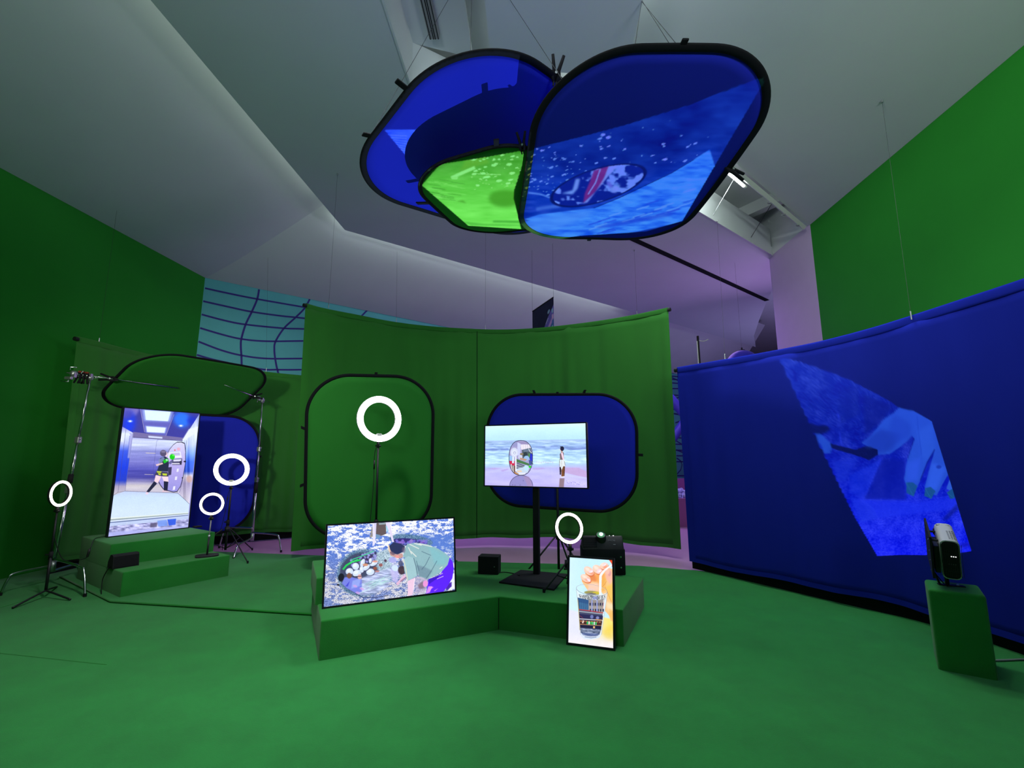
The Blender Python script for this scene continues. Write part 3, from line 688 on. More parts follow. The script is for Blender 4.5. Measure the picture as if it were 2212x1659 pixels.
# ---- picture 4: a hand over a glass holding a street
def paint_glass():
    c = Canvas(1010, 1659, 0.6)
    X, Y = np.meshgrid((np.arange(c.w) + 0.5) / c.q, (np.arange(c.h) + 0.5) / c.q)
    t = np.clip((Y - 905 - (X - 150) * 0.22) / 30, 0, 1)[..., None]
    up = np.array((196, 236, 255.)) + np.clip((400 - X) / 300, 0, 1)[..., None] * np.array((12, 2, 0.))
    r = np.clip((X - 330) / 420, 0, 1)[..., None] * np.clip((1500 - Y) / 300, 0, 1)[..., None]
    dn = np.array((226, 228, 250.)) * (1 - r) + np.array((250, 226, 120.)) * r
    low = np.clip((Y - 1250) / 250, 0, 1)[..., None]; dn = dn * (1 - low * 0.6) + np.array((252, 240, 226.)) * low * 0.6
    c.a[:] = np.clip(up * (1 - t) + dn * t, 0, 255) / 255
    c.poly([(640, 1260), (830, 1150), (830, 1400), (700, 1360)], (238, 205, 60), 0.55, 30)
    # sleeve
    c.poly([(745, 110), (830, 110), (830, 200), (800, 190), (770, 150)], (226, 70, 30)); c.poly([(800, 190), (830, 200), (830, 245), (806, 240)], (190, 20, 50))
    # palm and wrist
    c.poly([(330, 470), (400, 330), (520, 330), (660, 300), (760, 260), (830, 280), (830, 1110), (790, 1090), (760, 1010), (690, 930), (720, 760), (640, 640), (430, 620), (360, 520)], (246, 196, 138), 1, 2)
    c.poly([(400, 380), (520, 350), (600, 420), (560, 480), (440, 460)], (226, 128, 74), 0.85, 14); c.poly([(540, 360), (700, 340), (690, 520), (600, 560), (560, 440)], (242, 164, 88), 0.9, 16)
    c.poly([(700, 560), (830, 500), (830, 820), (760, 760)], (244, 196, 96), 0.9, 18); c.poly([(640, 420), (720, 420), (700, 620), (640, 640)], (238, 178, 88), 0.8, 12); c.poly([(430, 500), (600, 500), (600, 620), (440, 620)], (246, 204, 186), 0.85, 14)
    c.poly([(700, 780), (830, 840), (830, 960), (770, 950), (720, 880)], (252, 226, 190), 0.8, 18); c.poly([(760, 900), (830, 940), (830, 1100), (795, 1090), (765, 1010)], (240, 186, 96), 0.8, 12)
    for p in ([(720, 470), (690, 520), (650, 560)], [(700, 560), (800, 800)]): c.line(p, 7, (196, 120, 60), 0.6, 2)
    # fingers
    for x, y, rx, ry, rot in ((395, 425, 88, 54, 32), (445, 310, 88, 58, 40), (580, 285, 86, 62, 38), (682, 228, 66, 52, -14)):
        c.ell(x + 8, y + 16, rx, ry, (214, 104, 62), rot, 0.9, 6); c.ell(x, y, rx, ry, (248, 206, 184), rot, 1, 2); c.ell(x + rx * 0.35, y + ry * 0.4, rx * 0.6, ry * 0.5, (238, 150, 118), rot, 0.8, 10); c.ell(x - 18, y - 22, rx * 0.6, ry * 0.4, (255, 232, 220), rot, 0.8, 8)
    for x, y, rx, ry, rot in ((440, 452, 36, 20, 40), (476, 316, 38, 24, -20), (604, 308, 44, 30, -30), (690, 208, 40, 16, -38)): c.ell(x, y, rx, ry, (252, 214, 220), rot, 1, 2); c.ell(x + 8, y + 4, rx * 0.5, ry * 0.5, (255, 240, 244), rot, 0.8, 3)
    c.poly([(690, 310), (760, 258), (800, 300), (820, 440), (780, 520), (720, 440)], (246, 184, 160), 1, 5); c.ell(770, 350, 24, 44, (220, 160, 160), 10, 0.9, 5); c.ell(738, 320, 30, 40, (250, 196, 176), 0, 0.8, 8)
    # glass
    glass = [(247, 600), (300, 665), (430, 690), (600, 690), (735, 650), (690, 960), (640, 1300), (600, 1360), (480, 1388), (370, 1375), (308, 1300), (270, 850)]
    c.poly(glass, (226, 236, 246), 0.75, 2)
    c.poly([(430, 580), (520, 590), (560, 640), (420, 650)], (226, 205, 205), 0.7, 10)
    c.ell(500, 655, 130, 32, (150, 142, 70), 4, 0.9, 6); c.ell(560, 655, 60, 20, (222, 200, 60), 0, 0.8, 6); c.ell(480, 672, 80, 14, (90, 92, 130), 0, 0.8, 5)
    c.poly([(268, 725), (330, 760), (470, 790), (690, 745), (660, 960), (636, 1240), (300, 1240), (285, 930)], (72, 76, 110))
    c.poly([(275, 730), (440, 765), (436, 935), (290, 915)], (52, 88, 138)); c.poly([(290, 800), (440, 830), (438, 935), (292, 915)], (64, 108, 152)); 
    for i in range(5): c.line([(300 + i * 28, 745), (304 + i * 28, 915)], 4, (38, 66, 110), 0.8)
    c.poly([(440, 765), (690, 760), (668, 965), (440, 935)], (150, 142, 140)); c.poly([(450, 860), (670, 880), (668, 965), (445, 935)], (168, 160, 158), 0.8, 4)
    for rowy, dx in ((810, 0), (905, 4)):
        for i in range(6): c.poly([(452 + i * 40 + dx, rowy), (476 + i * 40 + dx, rowy), (476 + i * 40 + dx, rowy + 44), (452 + i * 40 + dx, rowy + 44)], (56, 58, 88))
    for x in (492, 572): c.line([(x, 700), (x, 950)], 22, (150, 160, 215), 0.9, 1)
    c.line([(288, 915), (450, 935), (668, 970)], 13, (186, 62, 66)); c.line([(290, 945), (660, 985)], 16, (160, 168, 180)); c.line([(290, 962), (662, 1004)], 10, (70, 74, 100))
    c.poly([(290, 985), (665, 1015), (658, 1085), (296, 1060)], (44, 42, 84)); c.ell(490, 1030, 26, 30, (120, 130, 190), 0, 0.9, 4); c.ell(580, 1046, 26, 24, (140, 145, 200), 0, 0.9, 4); c.line([(300, 1010), (350, 1050)], 8, (150, 60, 70), 0.8)
    c.line([(296, 1062), (640, 1085)], 12, (205, 205, 210)); c.poly([(545, 1066), (650, 1075), (648, 1090), (545, 1082)], (206, 150, 90)); c.poly([(300, 1080), (655, 1100), (642, 1170), (308, 1150)], (74, 44, 44))
    for i in range(8): c.poly([(310 + i * 42, 1090 + i * 2), (338 + i * 42, 1092 + i * 2), (332 + i * 42, 1108 + i * 2), (306 + i * 42, 1106 + i * 2)], (200, 130, 80), 0.9)
    c.poly([(345, 1085), (370, 1090), (358, 1135), (335, 1130)], (228, 205, 190), 0.9)
    for i, k in enumerate(((40, 200, 110), (225, 235, 225), (60, 190, 90), (70, 215, 120), (205, 230, 215), (60, 205, 110))): c.poly([(412 + i * 27, 1102 + i * 2), (432 + i * 27, 1103 + i * 2), (428 + i * 27, 1150 + i * 2), (410 + i * 27, 1148 + i * 2)], k)
    c.line([(306, 1150), (640, 1168)], 7, (196, 140, 90)); c.poly([(305, 1158), (640, 1175), (632, 1225), (312, 1200)], (32, 30, 60)); c.poly([(510, 1178), (540, 1180), (538, 1212), (510, 1210)], (226, 176, 120))
    ic = np.clip(np.array((120, 132, 160.)) + (noise2(c.h, c.w, (10, 24), 41)[..., None] - 0.5) * 200, 0, 255)
    c.poly([(308, 1205), (632, 1235), (610, 1310), (540, 1330), (400, 1325), (318, 1280)], ic, 1, 3); c.poly([(318, 1280), (610, 1300), (580, 1335), (470, 1345), (350, 1320)], (70, 88, 150), 0.6, 6)
    c.poly([(306, 1270), (350, 1330), (470, 1352), (590, 1335), (640, 1280), (630, 1330), (600, 1365), (480, 1390), (370, 1376), (318, 1330)], (214, 228, 244), 0.9, 3); c.line([(380, 1345), (480, 1362), (560, 1350)], 8, (60, 80, 130), 0.8, 1)
    bub = noise2(c.h, c.w, 7, 44)
    bb = np.clip(np.array((150, 155, 160.)) + (bub[..., None] - 0.5) * 330, 0, 255)
    c.poly([(285, 680), (420, 690), (600, 700), (700, 690), (700, 760), (560, 770), (400, 760), (300, 730)], bb, 0.9, 4); c.ell(540, 735, 40, 26, (140, 150, 215), 0, 0.7, 5)
    c.ring(490, 610, 244, 82, 5, (96, 92, 100), 8, 0.9); c.ring(490, 606, 238, 76, 4, (246, 248, 252), 8, 0.7)
    c.line([(247, 600), (272, 800), (312, 1310)], 6, (150, 150, 150), 0.7); c.line([(272, 760), (306, 1240)], 8, (206, 180, 70), 0.7, 1); c.line([(736, 652), (690, 960), (640, 1310)], 6, (160, 165, 180), 0.8); c.line([(682, 720), (672, 900)], 14, (245, 245, 250), 0.8, 2); c.line([(672, 800), (668, 900)], 6, (226, 110, 90), 0.7, 1)
    # straw
    c.poly([(604, 690), (606, 380), (640, 330), (690, 280), (800, 200), (812, 214), (700, 310), (646, 385), (638, 690)], (246, 248, 252), 1, 1); c.line([(632, 400), (628, 690)], 7, (206, 216, 226), 0.8, 1)
    for i in range(5): c.line([(640 + i * 12, 345 - i * 13), (658 + i * 12, 360 - i * 13)], 4, (196, 196, 202))
    return c


# ---- printed banner hanging in the next hall (abstract night road)
def paint_banner():
    c = Canvas(220, 340, 1.2, (26, 24, 62))
    c.a += (noise2(c.h, c.w, 20, 61)[..., None] - 0.5) * 0.05
    c.poly([(0, 340), (20, 280), (80, 190), (150, 100), (220, 40), (220, 340)], (112, 96, 190)); c.poly([(30, 340), (60, 270), (130, 170), (220, 90), (220, 340)], (200, 150, 220)); c.poly([(45, 340), (80, 270), (150, 180), (220, 115), (220, 340)], (60, 96, 170))
    c.poly([(90, 340), (100, 250), (160, 190), (220, 160), (220, 340)], (40, 96, 200)); c.poly([(100, 340), (110, 280), (130, 260), (140, 300), (160, 240), (180, 290), (220, 250), (220, 340)], (206, 62, 60)); c.ell(160, 225, 40, 22, (60, 160, 190), -20, 0.8, 6); c.ell(190, 270, 18, 12, (240, 150, 190), 0, 0.9, 3); c.line([(140, 210), (215, 170)], 6, (240, 215, 235))
    c.ell(170, 62, 14, 10, (150, 180, 210), -30, 0.9, 2); c.line([(140, 120), (165, 96)], 6, (190, 190, 220))
    for i in range(9): c.poly([(200, 60 + i * 30), (214, 58 + i * 30), (214, 80 + i * 30), (200, 82 + i * 30)], ((150, 200, 210), (230, 180, 220), (90, 120, 200))[i % 3], 0.8)
    return c

# ================================================================== the room
def structure(o):
    o['kind'] = 'structure'; return o


def wall_prism(name, p0, p1, z0, z1, th, m, side):
    p0 = Vector((p0[0], p0[1], 0)); p1 = Vector((p1[0], p1[1], 0)); d = (p1 - p0).normalized(); n = Vector((-d.y, d.x, 0)) * side * th
    return structure(MB().prism([p0, p1, p1 + n, p0 + n], z0, z1).build(name, m))


DECK = 0.02
carpet_edge = [(-6.3, 7.55), (-4.19, 7.23), (-3.21, 7.06), (-0.67, 6.67), (1.67, 6.41), (2.8, 5.97), (4.2, 5.3), (5.6, 4.5)]
structure(MB().prism([(-6.7, -4.5), (5.3, -4.5), (5.6, 4.4)] + carpet_edge[::-1], -0.05, 0.0).build('floor', M['carpet']))
structure(MB().prism([(-9, 4.0), (16, 4.0), (16, 24), (-9, 24)], -0.30, -0.051).build('floor_hall', M['pink_floor']))
structure(MB().prism(carpet_edge[:] + [(16, 4.5), (16, 24), (-9, 24), (-9, 7.55)], -0.051, -0.012).build('floor_hall_top', M['pink_floor']))
dk = MB()
deck_poly = [(-5.364, 5.791), (-3.936, 4.827), (-1.25, 4.35), (-1.25, 5.1), (-0.75, 6.66), (-3.21, 7.04), (-4.19, 7.21), (-5.35, 7.40)]
dk.prism(deck_poly, -0.01, DECK)
structure(dk.build('floor_deck', M['carpet'], auto=30))
structure(MB().tube([(-5.364, 5.791, 0.010), (-3.936, 4.827, 0.012), (-1.30, 4.359, 0.012)], 0.011, 8).build('trim_1', M['carpet_box'], smooth=True))
for a, b in (((0, 1411), (230, 1436)), ((0, 1313), (95, 1285))):
    pa, pb = atz(*a, 0.001), atz(*b, 0.001)
    structure(MB().tube([pa, pb], 0.0022, 4).build('trim_carpet_seam', M['carpet_box']))

ZW, ZC = 4.79, 5.64
WL0, WL1 = Vector((-5.837, 8.372, 0)), Vector((-6.64, -4.5, 0))
wall_left = wall_prism('wall_left', WL0, WL1, -0.02, ZW + 0.1, 0.15, M['green_wall'], -1)
WB1 = Vector((10.0, 21.20, 0))
wall_back = wall_prism('wall_back', WL0, WB1, -0.02, ZW + 0.1, 0.15, M['teal_wall'], 1)
WR0, WR1, WR2 = Vector((5.476, 7.932, 0)), Vector((5.008, -4.5, 0)), Vector((5.530, 9.36, 0))
wall_right = wall_prism('wall_right', WR1, WR0, -0.02, ZC + 0.02, 0.3, M['green_wall'], -1)
mb = MB(); poly = [WR0]
for k in range(9):
    a = math.pi * k / 8
    poly.append(Vector((WR2.x + 0.15 - 0.15 * math.cos(a), WR2.y + 0.15 * math.sin(a), 0)))
poly.append(Vector((WR0.x + 0.3, WR0.y, 0)))
structure(mb.prism(poly, -0.05, ZC + 0.02).build('wall_right_end', M['pink_wall'], auto=30))
wall_prism('wall_front', (-6.7, -4.5), (5.1, -4.5), -0.02, 6.7, 0.1, M['green_wall'], -1)
wall_prism('wall_hall', (15.5, 4.4), (15.5, 24), -0.3, 6.7, 0.1, M['pink_wall'], -1)
wall_prism('wall_hall_side', (5.6, 4.4), (15.5, 4.4), -0.3, 6.7, 0.1, M['pink_wall'], -1)

# painted grid on the back wall
wd = (WB1 - WL0).normalized(); wn = Vector((wd.y, -wd.x, 0))


def wall_pt(px, py):
    return onplane(px, py, WL0 + wn * 0.004, wn)


def ribbon(pts, w, n):
    mbr = MB(); L = []; R = []
    for i, p in enumerate(pts):
        t = (pts[min(i + 1, len(pts) - 1)] - pts[max(i - 1, 0)]).normalized(); s = t.cross(n).normalized() * w / 2
        L.append(p + s); R.append(p - s)
    mbr.grid([L, R]); return mbr


g = lambda x, y: wall_pt(425 + x / 6.635, 580 + y / 6.635)
for crv in ([(118, 282), (500, 365), (870, 438), (1545, 555), (1800, 598), (2300, 680)], [(92, 468), (480, 555), (790, 620), (1200, 678), (1545, 713), (2300, 800)], [(70, 658), (400, 745), (700, 802), (1250, 857), (1530, 866), (2300, 900)],
            [(48, 852), (350, 942), (640, 1010), (1000, 1042), (1515, 1038), (2300, 1030)], [(25, 1047), (350, 1170), (640, 1245), (1000, 1290), (1505, 1290), (2300, 1290)], [(0, 1237), (300, 1320), (900, 1440), (1150, 1450), (1500, 1450), (2300, 1440)],
            [(893, 300), (866, 440), (790, 618), (702, 800), (640, 1005), (632, 1120), (640, 1245), (645, 1400), (660, 1600)], [(1620, 440), (1545, 570), (1415, 703), (1250, 857), (1130, 1045), (1112, 1160), (1125, 1295), (1155, 1450), (1200, 1600)], [(2480, 560), (2300, 740), (2050, 960)]):
    ribbon(smooth_path([g(*p) for p in crv], 6), 0.035, wn).build('grid_line', M['grid_line'], wall_back)
# the same grid further along, seen through the gap between the two curtains
h = lambda x, y: wall_pt(1440 + x / 8.296, 700 + y / 8.296)
for crv in ([(60, 868), (260, 892)], [(60, 930), (260, 950)], [(60, 985), (260, 1005)], [(60, 1050), (260, 1070)], [(60, 1155), (260, 1158)], [(60, 1270), (260, 1280)], [(60, 1590), (260, 1632)], [(60, 940), (260, 1040)], [(100, 1370), (260, 1290)], [(120, 1535), (260, 1480)]):
    ribbon([h(*p) for p in crv], 0.05, wn).build('grid_line', M['grid_line'], wall_back)
h2 = lambda x, y: wall_pt(1440 + x / 4.25, 850 + y / 4.25)
for crv in ([(70, 185), (160, 200)], [(80, 270), (160, 240)], [(75, 405), (160, 410)], [(75, 465), (160, 468)], [(80, 430), (160, 478)], [(80, 520), (160, 522)], [(80, 515), (160, 545)], [(90, 572), (160, 572)], [(90, 626), (160, 626)], [(95, 755), (170, 755)], [(92, 592), (130, 620), (142, 655), (130, 700), (96, 740)]):
    ribbon([h2(*p) for p in crv], 0.05, wn).build('grid_line', M['grid_line'], wall_back)

# ceiling: suspended flat panels, a slot between them, sloping soffits around
u_dx = 0.0551
E1 = Vector((-3.144, 8.141, 0)); E0 = Vector((-3.144 - u_dx * 12.64, -4.5, 0)); ED = Vector((0.804, 0.594, 0)).normalized()
E2 = E1 + ED * 15.6
A1 = Vector((-1.179, 4.722, 0)); A0 = Vector((-1.55, -4.5, 0))
L1 = Vector((3.203, 7.449, 0)); L2 = Vector((5.456, 9.204, 0))
panel_poly = [E0, A0, A1, L1, L2, (6.0, 9.62), (6.5, 10.9), (6.95, 12.1), (7.6, 13.7), (8.5, 15.8), E2, E1]
structure(MB().prism(panel_poly, ZC, ZC + 0.20).build('ceiling', M['ceiling']))
B0, B1 = Vector((-0.60, -4.5, 0)), Vector((-0.225, 4.45, 0)); C0, C1 = Vector((0.85, -4.5, 0)), Vector((1.27, 4.62, 0))
structure(MB().prism([B0, C0, C1, B1], ZC, ZC + 0.12).build('ceiling_panel', M['ceiling']))
# left and back soffits
IN1 = E1 + Vector((0.30, -0.33, 0)); IN0 = E0 + Vector((0.40, 0, 0)); IN2 = E2 + Vector((0.25, -0.33, 0))
zs = 6.42


def soffit(name, lo0, lo1, hi0, hi1, zlo0, zlo1, zhi0, zhi1, m, n=14):
    P = []
    for i in range(n + 1):
        t = i / n; row = []
        for j in range(n + 1):
            s = j / n
            lo = lo0.lerp(lo1, s); hi = hi0.lerp(hi1, s); zl = zlo0 + (zlo1 - zlo0) * s; zh = zhi0 + (zhi1 - zhi0) * s
            p = lo.lerp(hi, t); row.append(Vector((p.x, p.y, zl + (zh - zl) * (t ** 1.12))))
        P.append(row)
    return structure(MB().grid(P).build(name, m, smooth=True))


soffit('ceiling_soffit_left', WL1, WL0, IN0, IN1, ZW, ZW, zs, zs, M['soffit'])
soffit('ceiling_soffit_back', WL0, WB1, IN1, IN2, ZW, ZW, zs, zs, M['soffit'])
# right soffit with the light slot along its far edge
RS_P = Vector((5.40, 6.0, ZC)); RS_N = Vector((0.122, 0.0, 1.0)).normalized()
rs = lambda px, py: onplane(px, py, RS_P, RS_N)
rz = lambda x: ZC - 0.122 * (x - 5.40)
F0 = rs(1580, 345); F1 = rs(1745, 485)
FD = (F1 - F0); FD.normalize()
Fa = F0 - FD * ((F0.x - 0.95) / FD.x)
mb = MB()
top = [Vector((0.95, -4.5, 0)), Vector((5.01, -4.5, 0)), Vector((5.47, 7.93, 0)), Vector((F1.x, F1.y, 0)), Vector((Fa.x, Fa.y, 0))]
vs = [Vector((p.x, p.y, rz(p.x))) for p in top]
mb.add(vs + [v + Vector((0, 0, 0.05)) for v in vs], [(0, 1, 2, 3, 4), (9, 8, 7, 6, 5)] + [(i, (i + 1) % 5, (i + 1) % 5 + 5, i + 5) for i in range(5)])
rso = structure(mb.build('ceiling_soffit_right', M['soffit']))
# added blocker above the right wall, keeps violet hall light off the slot roof
structure(MB().prism([WR0 + Vector((0.02, 0, 0)), WR2 + Vector((0.02, 0.4, 0)), WR2 + Vector((0.12, 0.4, 0)), WR0 + Vector((0.12, 0, 0))], ZC + 0.02, 6.66).build('light_block_right', M['soffit']))
structure(MB().prism([WR1 + Vector((0.02, 0, 0)), WR0 + Vector((0.02, 0, 0)), WR0 + Vector((0.12, 0, 0)), WR1 + Vector((0.12, 0, 0))], ZC + 0.02, 6.66).build('light_block_right', M['soffit']))
# slot fascia, lid and roof above
fz = MB()
for p, q in ((A0, A1), (A1, L1), (L1, L2)):
    d = (q - p).normalized(); n = Vector((d.y, -d.x, 0)) * 0.02
    fz.prism([p, q, q + n, p + n], ZC - 0.012, 6.21)
structure(fz.build('trim_slot_fascia', M['soffit']))
structure(MB().prism([A0 + Vector((0.02, 0, 0)), A0 + Vector((0.75, 0, 0)), A1 + Vector((0.70, 0.2, 0)), A1 + Vector((0.02, 0, 0))], 6.20, 6.26).build('ceiling_slot_lid', M['ceiling']))
structure(MB().prism([(-9, -5), (17, -5), (17, 25), (-9, 25)], 6.66, 6.75).build('ceiling_roof', M['soffit']))
bmz = MB(); pa, pb = atz(1560, 487, 6.5), atz(1690, 428, 6.5); d = (pb - pa).normalized(); n = Vector((-d.y, d.x, 0)) * 0.09
bmz.prism([pa - n - d * 1.5, pb - n + d, pb + n + d, pa + n - d * 1.5], 6.42, 6.66)
structure(bmz.build('ceiling_beam', M['soffit']))
# dark track groove in the far panel
ga, gb = atz(1375, 520, ZC - 0.004), atz(1657, 649, ZC - 0.004); d = (gb - ga).normalized(); n = Vector((-d.y, d.x, 0)) * 0.06
structure(MB().prism([ga - n - d * 0.4, gb - n, gb + n, ga + n - d * 0.4], ZC - 0.012, ZC - 0.004).build('trim_ceiling_groove', M['dark_band']))

# light track in the slot
t = thing('ceiling_track', (A0.x + 0.30, 0, 6.1), 'grey grooved light track running along the ceiling slot', 'light track')
ra, rb = Vector((-1.27, -4.4, 0)), Vector((-0.885, 4.6, 0)); d = (rb - ra).normalized(); n = Vector((-d.y, d.x, 0))
MB().prism([ra - n * 0.06, rb - n * 0.06, rb + n * 0.06, ra + n * 0.06], 6.13, 6.20).build('rail', M['grey'], t)
for off in (-0.045, -0.01, 0.01, 0.045):
    MB().prism([ra + n * (off - 0.004), rb + n * (off - 0.004), rb + n * (off + 0.004), ra + n * (off + 0.004)], 6.124, 6.130).build('groove', M['dark_band'], t)

# bare fluorescent batten on the edge of the right soffit
t = thing('fluorescent_light', F0, 'lit bare fluorescent tube on a white batten at the ceiling slot edge', 'light fixture')
side = Vector((-FD.y, FD.x, 0)).normalized()
tube_end = rs(1619, 383)
base0 = Fa + FD * 0.6
mb = MB()
for p, q in ((base0, F1 - FD * 0.05),):
    a = p + side * 0.05 - Vector((0, 0, 0.055)); b = q + side * 0.05 - Vector((0, 0, 0.055))
    mb.tube([a, b], 0.045, 4)
mb.build('batten', M['white'], t)
a = base0 + side * 0.10 - Vector((0, 0, 0.10)); b = tube_end + side * 0.10 - Vector((0, 0, 0.10))
MB().cyl(a, b, 0.022, n=12).build('tube', M['tube_light'], t, smooth=True)
MB().cyl(b, b + FD * 0.06, 0.026, n=12).build('lamp_holder', M['white'], t, smooth=True)
for f in (0.35, 0.6, 0.85):
    p = tube_end.lerp(F1, f) + side * 0.05 - Vector((0, 0, 0.115)); MB().box(p, (0.05, 0.03, 0.02)).build('clip', M['grey'], t)
area('fluorescent_glow', (a + b) / 2 + side * 0.06 - Vector((0, 0, 0.02)), (a + b) / 2 + side * 2 + Vector((0, 0, 0.7)), (b - a).length * 0.95, 0.05, 34, (0.9, 1.0, 0.98))
# hanging rods in the slot
for i, (p, q, lab) in enumerate((((1594, 372), (1537, 470), 'bright steel hanger rod beside the lit tube in the slot'), ((1672, 432), (1618, 520), 'thin dark hanger wire in the middle of the ceiling slot'), ((1735, 484), (1716, 514), 'short hanger wire at the pink wall end of the slot'))):
    A_ = atz(*p, 6.3); B_ = atz(*q, ZC + 0.05)
    setp(MB().cyl(A_, B_, 0.006, n=6).build('hanger_rod', M['chrome'] if i == 0 else M['wire'], org=B_), lab, 'rod')

# ================================================================== curtains
def resample(pts, n):
    pts = [Vector((p[0], p[1], 0)) for p in pts]; sp = smooth_path(pts, 12)
    d = [0.0]
    for a, b in zip(sp, sp[1:]): d.append(d[-1] + (b - a).length)
    out = []
    for k in range(n):
        s = d[-1] * k / (n - 1); i = 0
        while i < len(d) - 2 and d[i + 1] < s: i += 1
        f = (s - d[i]) / max(1e-9, d[i + 1] - d[i]); out.append(sp[i].lerp(sp[i + 1], f))
    return out, d[-1]


CURT = {}


def curtain(name, label, top, bot, zt, zb, m, seed, amp, front, rodends=(True, True), hem=0.05, n=320, rows=26, dark_band=None):
    T, L = resample(top, n); Bm, _ = resample(bot, n); rng = random.Random(seed)
    org = Bm[n // 2].copy(); t = thing(name, org, label, 'curtain')
    waves = [(rng.uniform(0.5, 1.0) * amp / (1 + 0.25 * k), rng.uniform(1.2, 9.0), rng.uniform(0, 6.28), rng.uniform(-0.25, 0.25)) for k in range(9)]
    waves += [(rng.uniform(0.10, 0.22) * amp, rng.uniform(11.0, 30.0), rng.uniform(0, 6.28), rng.uniform(-0.03, 0.03)) for k in range(7)]
    nrm = []
    for i in range(n):
        a = T[min(i + 1, n - 1)] - T[max(i - 1, 0)]; a.normalize(); nn = Vector((-a.y, a.x, 0)); nrm.append(nn if nn.dot(front) > 0 else -nn)
    zbf = lambda s: zb + 0.012 * math.sin(s * 2.1 + seed) + 0.008 * math.sin(s * 6.3 + 1)
    P = []
    for r in range(rows + 1):
        v = r / rows; row = []
        for i in range(n):
            s = L * i / (n - 1); z = zt + (zbf(s) - zt) * v
            p = T[i].lerp(Bm[i], v); w = sum(A * math.sin(k * s + ph + sl * z * k * 0.5) for A, k, ph, sl in waves)
            f = 0.25 + 0.75 * min(1.0, v * 2.5)
            q = p + nrm[i] * (w * f); row.append(Vector((q.x, q.y, z)))
        P.append(row)
    cl = MB().grid(P); o = cl.build('cloth', m, t, smooth=True)
    so = o.modifiers.new('thickness', 'SOLIDIFY'); so.thickness = 0.003; so.offset = 0
    CURT[name] = (cl.v, cl.f)
    # rod pocket along the top
    mb = MB(); k = 10; sec = []
    for i in range(n):
        sec.append([T[i] + nrm[i] * (0.008 * math.cos(a)) + Vector((0, 0, zt + 0.005 + 0.042 * math.sin(a))) for a in [2 * math.pi * j / k for j in range(k)]])
    for i in range(n - 1): pass
    vs = [p for s_ in sec for p in s_]
    mb.add(vs, [(i * k + j, i * k + (j + 1) % k, (i + 1) * k + (j + 1) % k, (i + 1) * k + j) for i in range(n - 1) for j in range(k)] + [tuple(range(k)), tuple(range((n - 1) * k, n * k))])
    mb.build('rod_pocket', m, t, smooth=True)
    for e, i in ((0, 0), (1, n - 1)):
        if rodends[e]:
            d = (T[0] - T[1]).normalized() if i == 0 else (T[-1] - T[-2]).normalized(); c = T[i] + Vector((0, 0, zt + 0.005))
            MB().cyl(c - d * 0.01, c + d * 0.035, 0.028, n=12).build('rod_end', M['black'], t)
    # hems
    for i0, i1 in ((0, 6), (n - 7, n - 1)):
        G = [[P[r][i] + nrm[i] * 0.006 for i in range(i0, i1 + 1)] for r in range(1, rows + 1)]
        MB().grid(G).build('side_hem', m, t, smooth=True)
    G = []
    for f in (0.0, 1.0):
        G.append([P[rows][i] + nrm[i] * 0.006 + Vector((0, 0, hem * f)) for i in range(n)])
    MB().grid(G).build('bottom_hem', m, t, smooth=True)
    if dark_band:  # black strip behind the foot of the cloth
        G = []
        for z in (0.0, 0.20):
            G.append([Vector((Bm[i].x - nrm[i].x * dark_band, Bm[i].y - nrm[i].y * dark_band, z)) for i in range(n)])
        MB().grid(G).build('black_band', M['dark_band'], t, smooth=True)
    return t, T, nrm, P


cl_top = [(-5.75, 5.95), (-5.71, 6.24), (-5.68, 6.66), (-5.58, 7.13), (-5.22, 7.80), (-4.62, 8.46), (-4.12, 8.85), (-3.30, 9.35)]
cl_bot = [(-5.60, 5.93), (-5.57, 6.22), (-5.54, 6.62), (-5.43, 7.05), (-5.08, 7.65), (-4.48, 8.18), (-3.95, 8.52), (-3.20, 8.95)]
tl, *_ = curtain('green_curtain', 'green cloth curtain on the left wall behind the tall portrait screen', cl_top, cl_bot, 2.95, 0.13, M['green_cloth'], 3, 0.010, Vector((0.8, -0.6, 0)), dark_band=0.07)
cc_top = [(-3.04, 6.55), (-2.87, 6.78), (-2.48, 7.10), (-1.99, 7.49), (-1.41, 7.76), (-0.785, 7.91), (-0.21, 7.97), (0.36, 7.89), (0.945, 7.68), (1.49, 7.41), (1.95, 7.11), (2.37, 6.75)]
cc_bot = [(-3.06, 6.70), (-2.86, 6.90), (-2.48, 7.17), (-1.99, 7.46), (-1.41, 7.66), (-0.785, 7.80), (-0.21, 7.86), (0.36, 7.80), (0.945, 7.68), (1.49, 7.46), (1.95, 7.22), (2.41, 6.87)]
tc_, Tc, Nc, Pc = curtain('green_curtain', 'wide curved green cloth curtain hanging at the centre of the hall', cc_top, cc_bot, 3.615, 0.13, M['green_cloth'], 11, 0.013, Vector((0, -1, 0)))
# centre seam of the middle curtain
si = min(range(len(Tc)), key=lambda i: abs(Tc[i].x - (-0.62)))
MB().tube([Pc[r][si] + Nc[si] * 0.006 for r in range(len(Pc))], 0.005, 6).build('seam', M['dark_band'], tc_, smooth=True)
bc_top = [(2.24, 6.17), (2.52, 5.82), (2.83, 5.42), (3.10, 5.02), (3.27, 4.70), (3.40, 4.26), (3.455, 3.85), (3.49, 3.40), (3.515, 3.0), (3.52, 2.2), (3.50, 1.4)]
bc_bot = [(2.28, 6.23), (2.52, 5.86), (2.80, 5.40), (3.06, 4.96), (3.26, 4.64), (3.47, 4.32), (3.58, 3.95), (3.635, 3.55), (3.64, 3.1), (3.62, 2.3), (3.60, 1.5)]
tb, *_ = curtain('blue_curtain', 'long curved blue cloth curtain along the right side', bc_top, bc_bot, 2.575, 0.10, M['blue_cloth'], 23, 0.0075, Vector((-1, -0.3, 0)), dark_band=0.06)


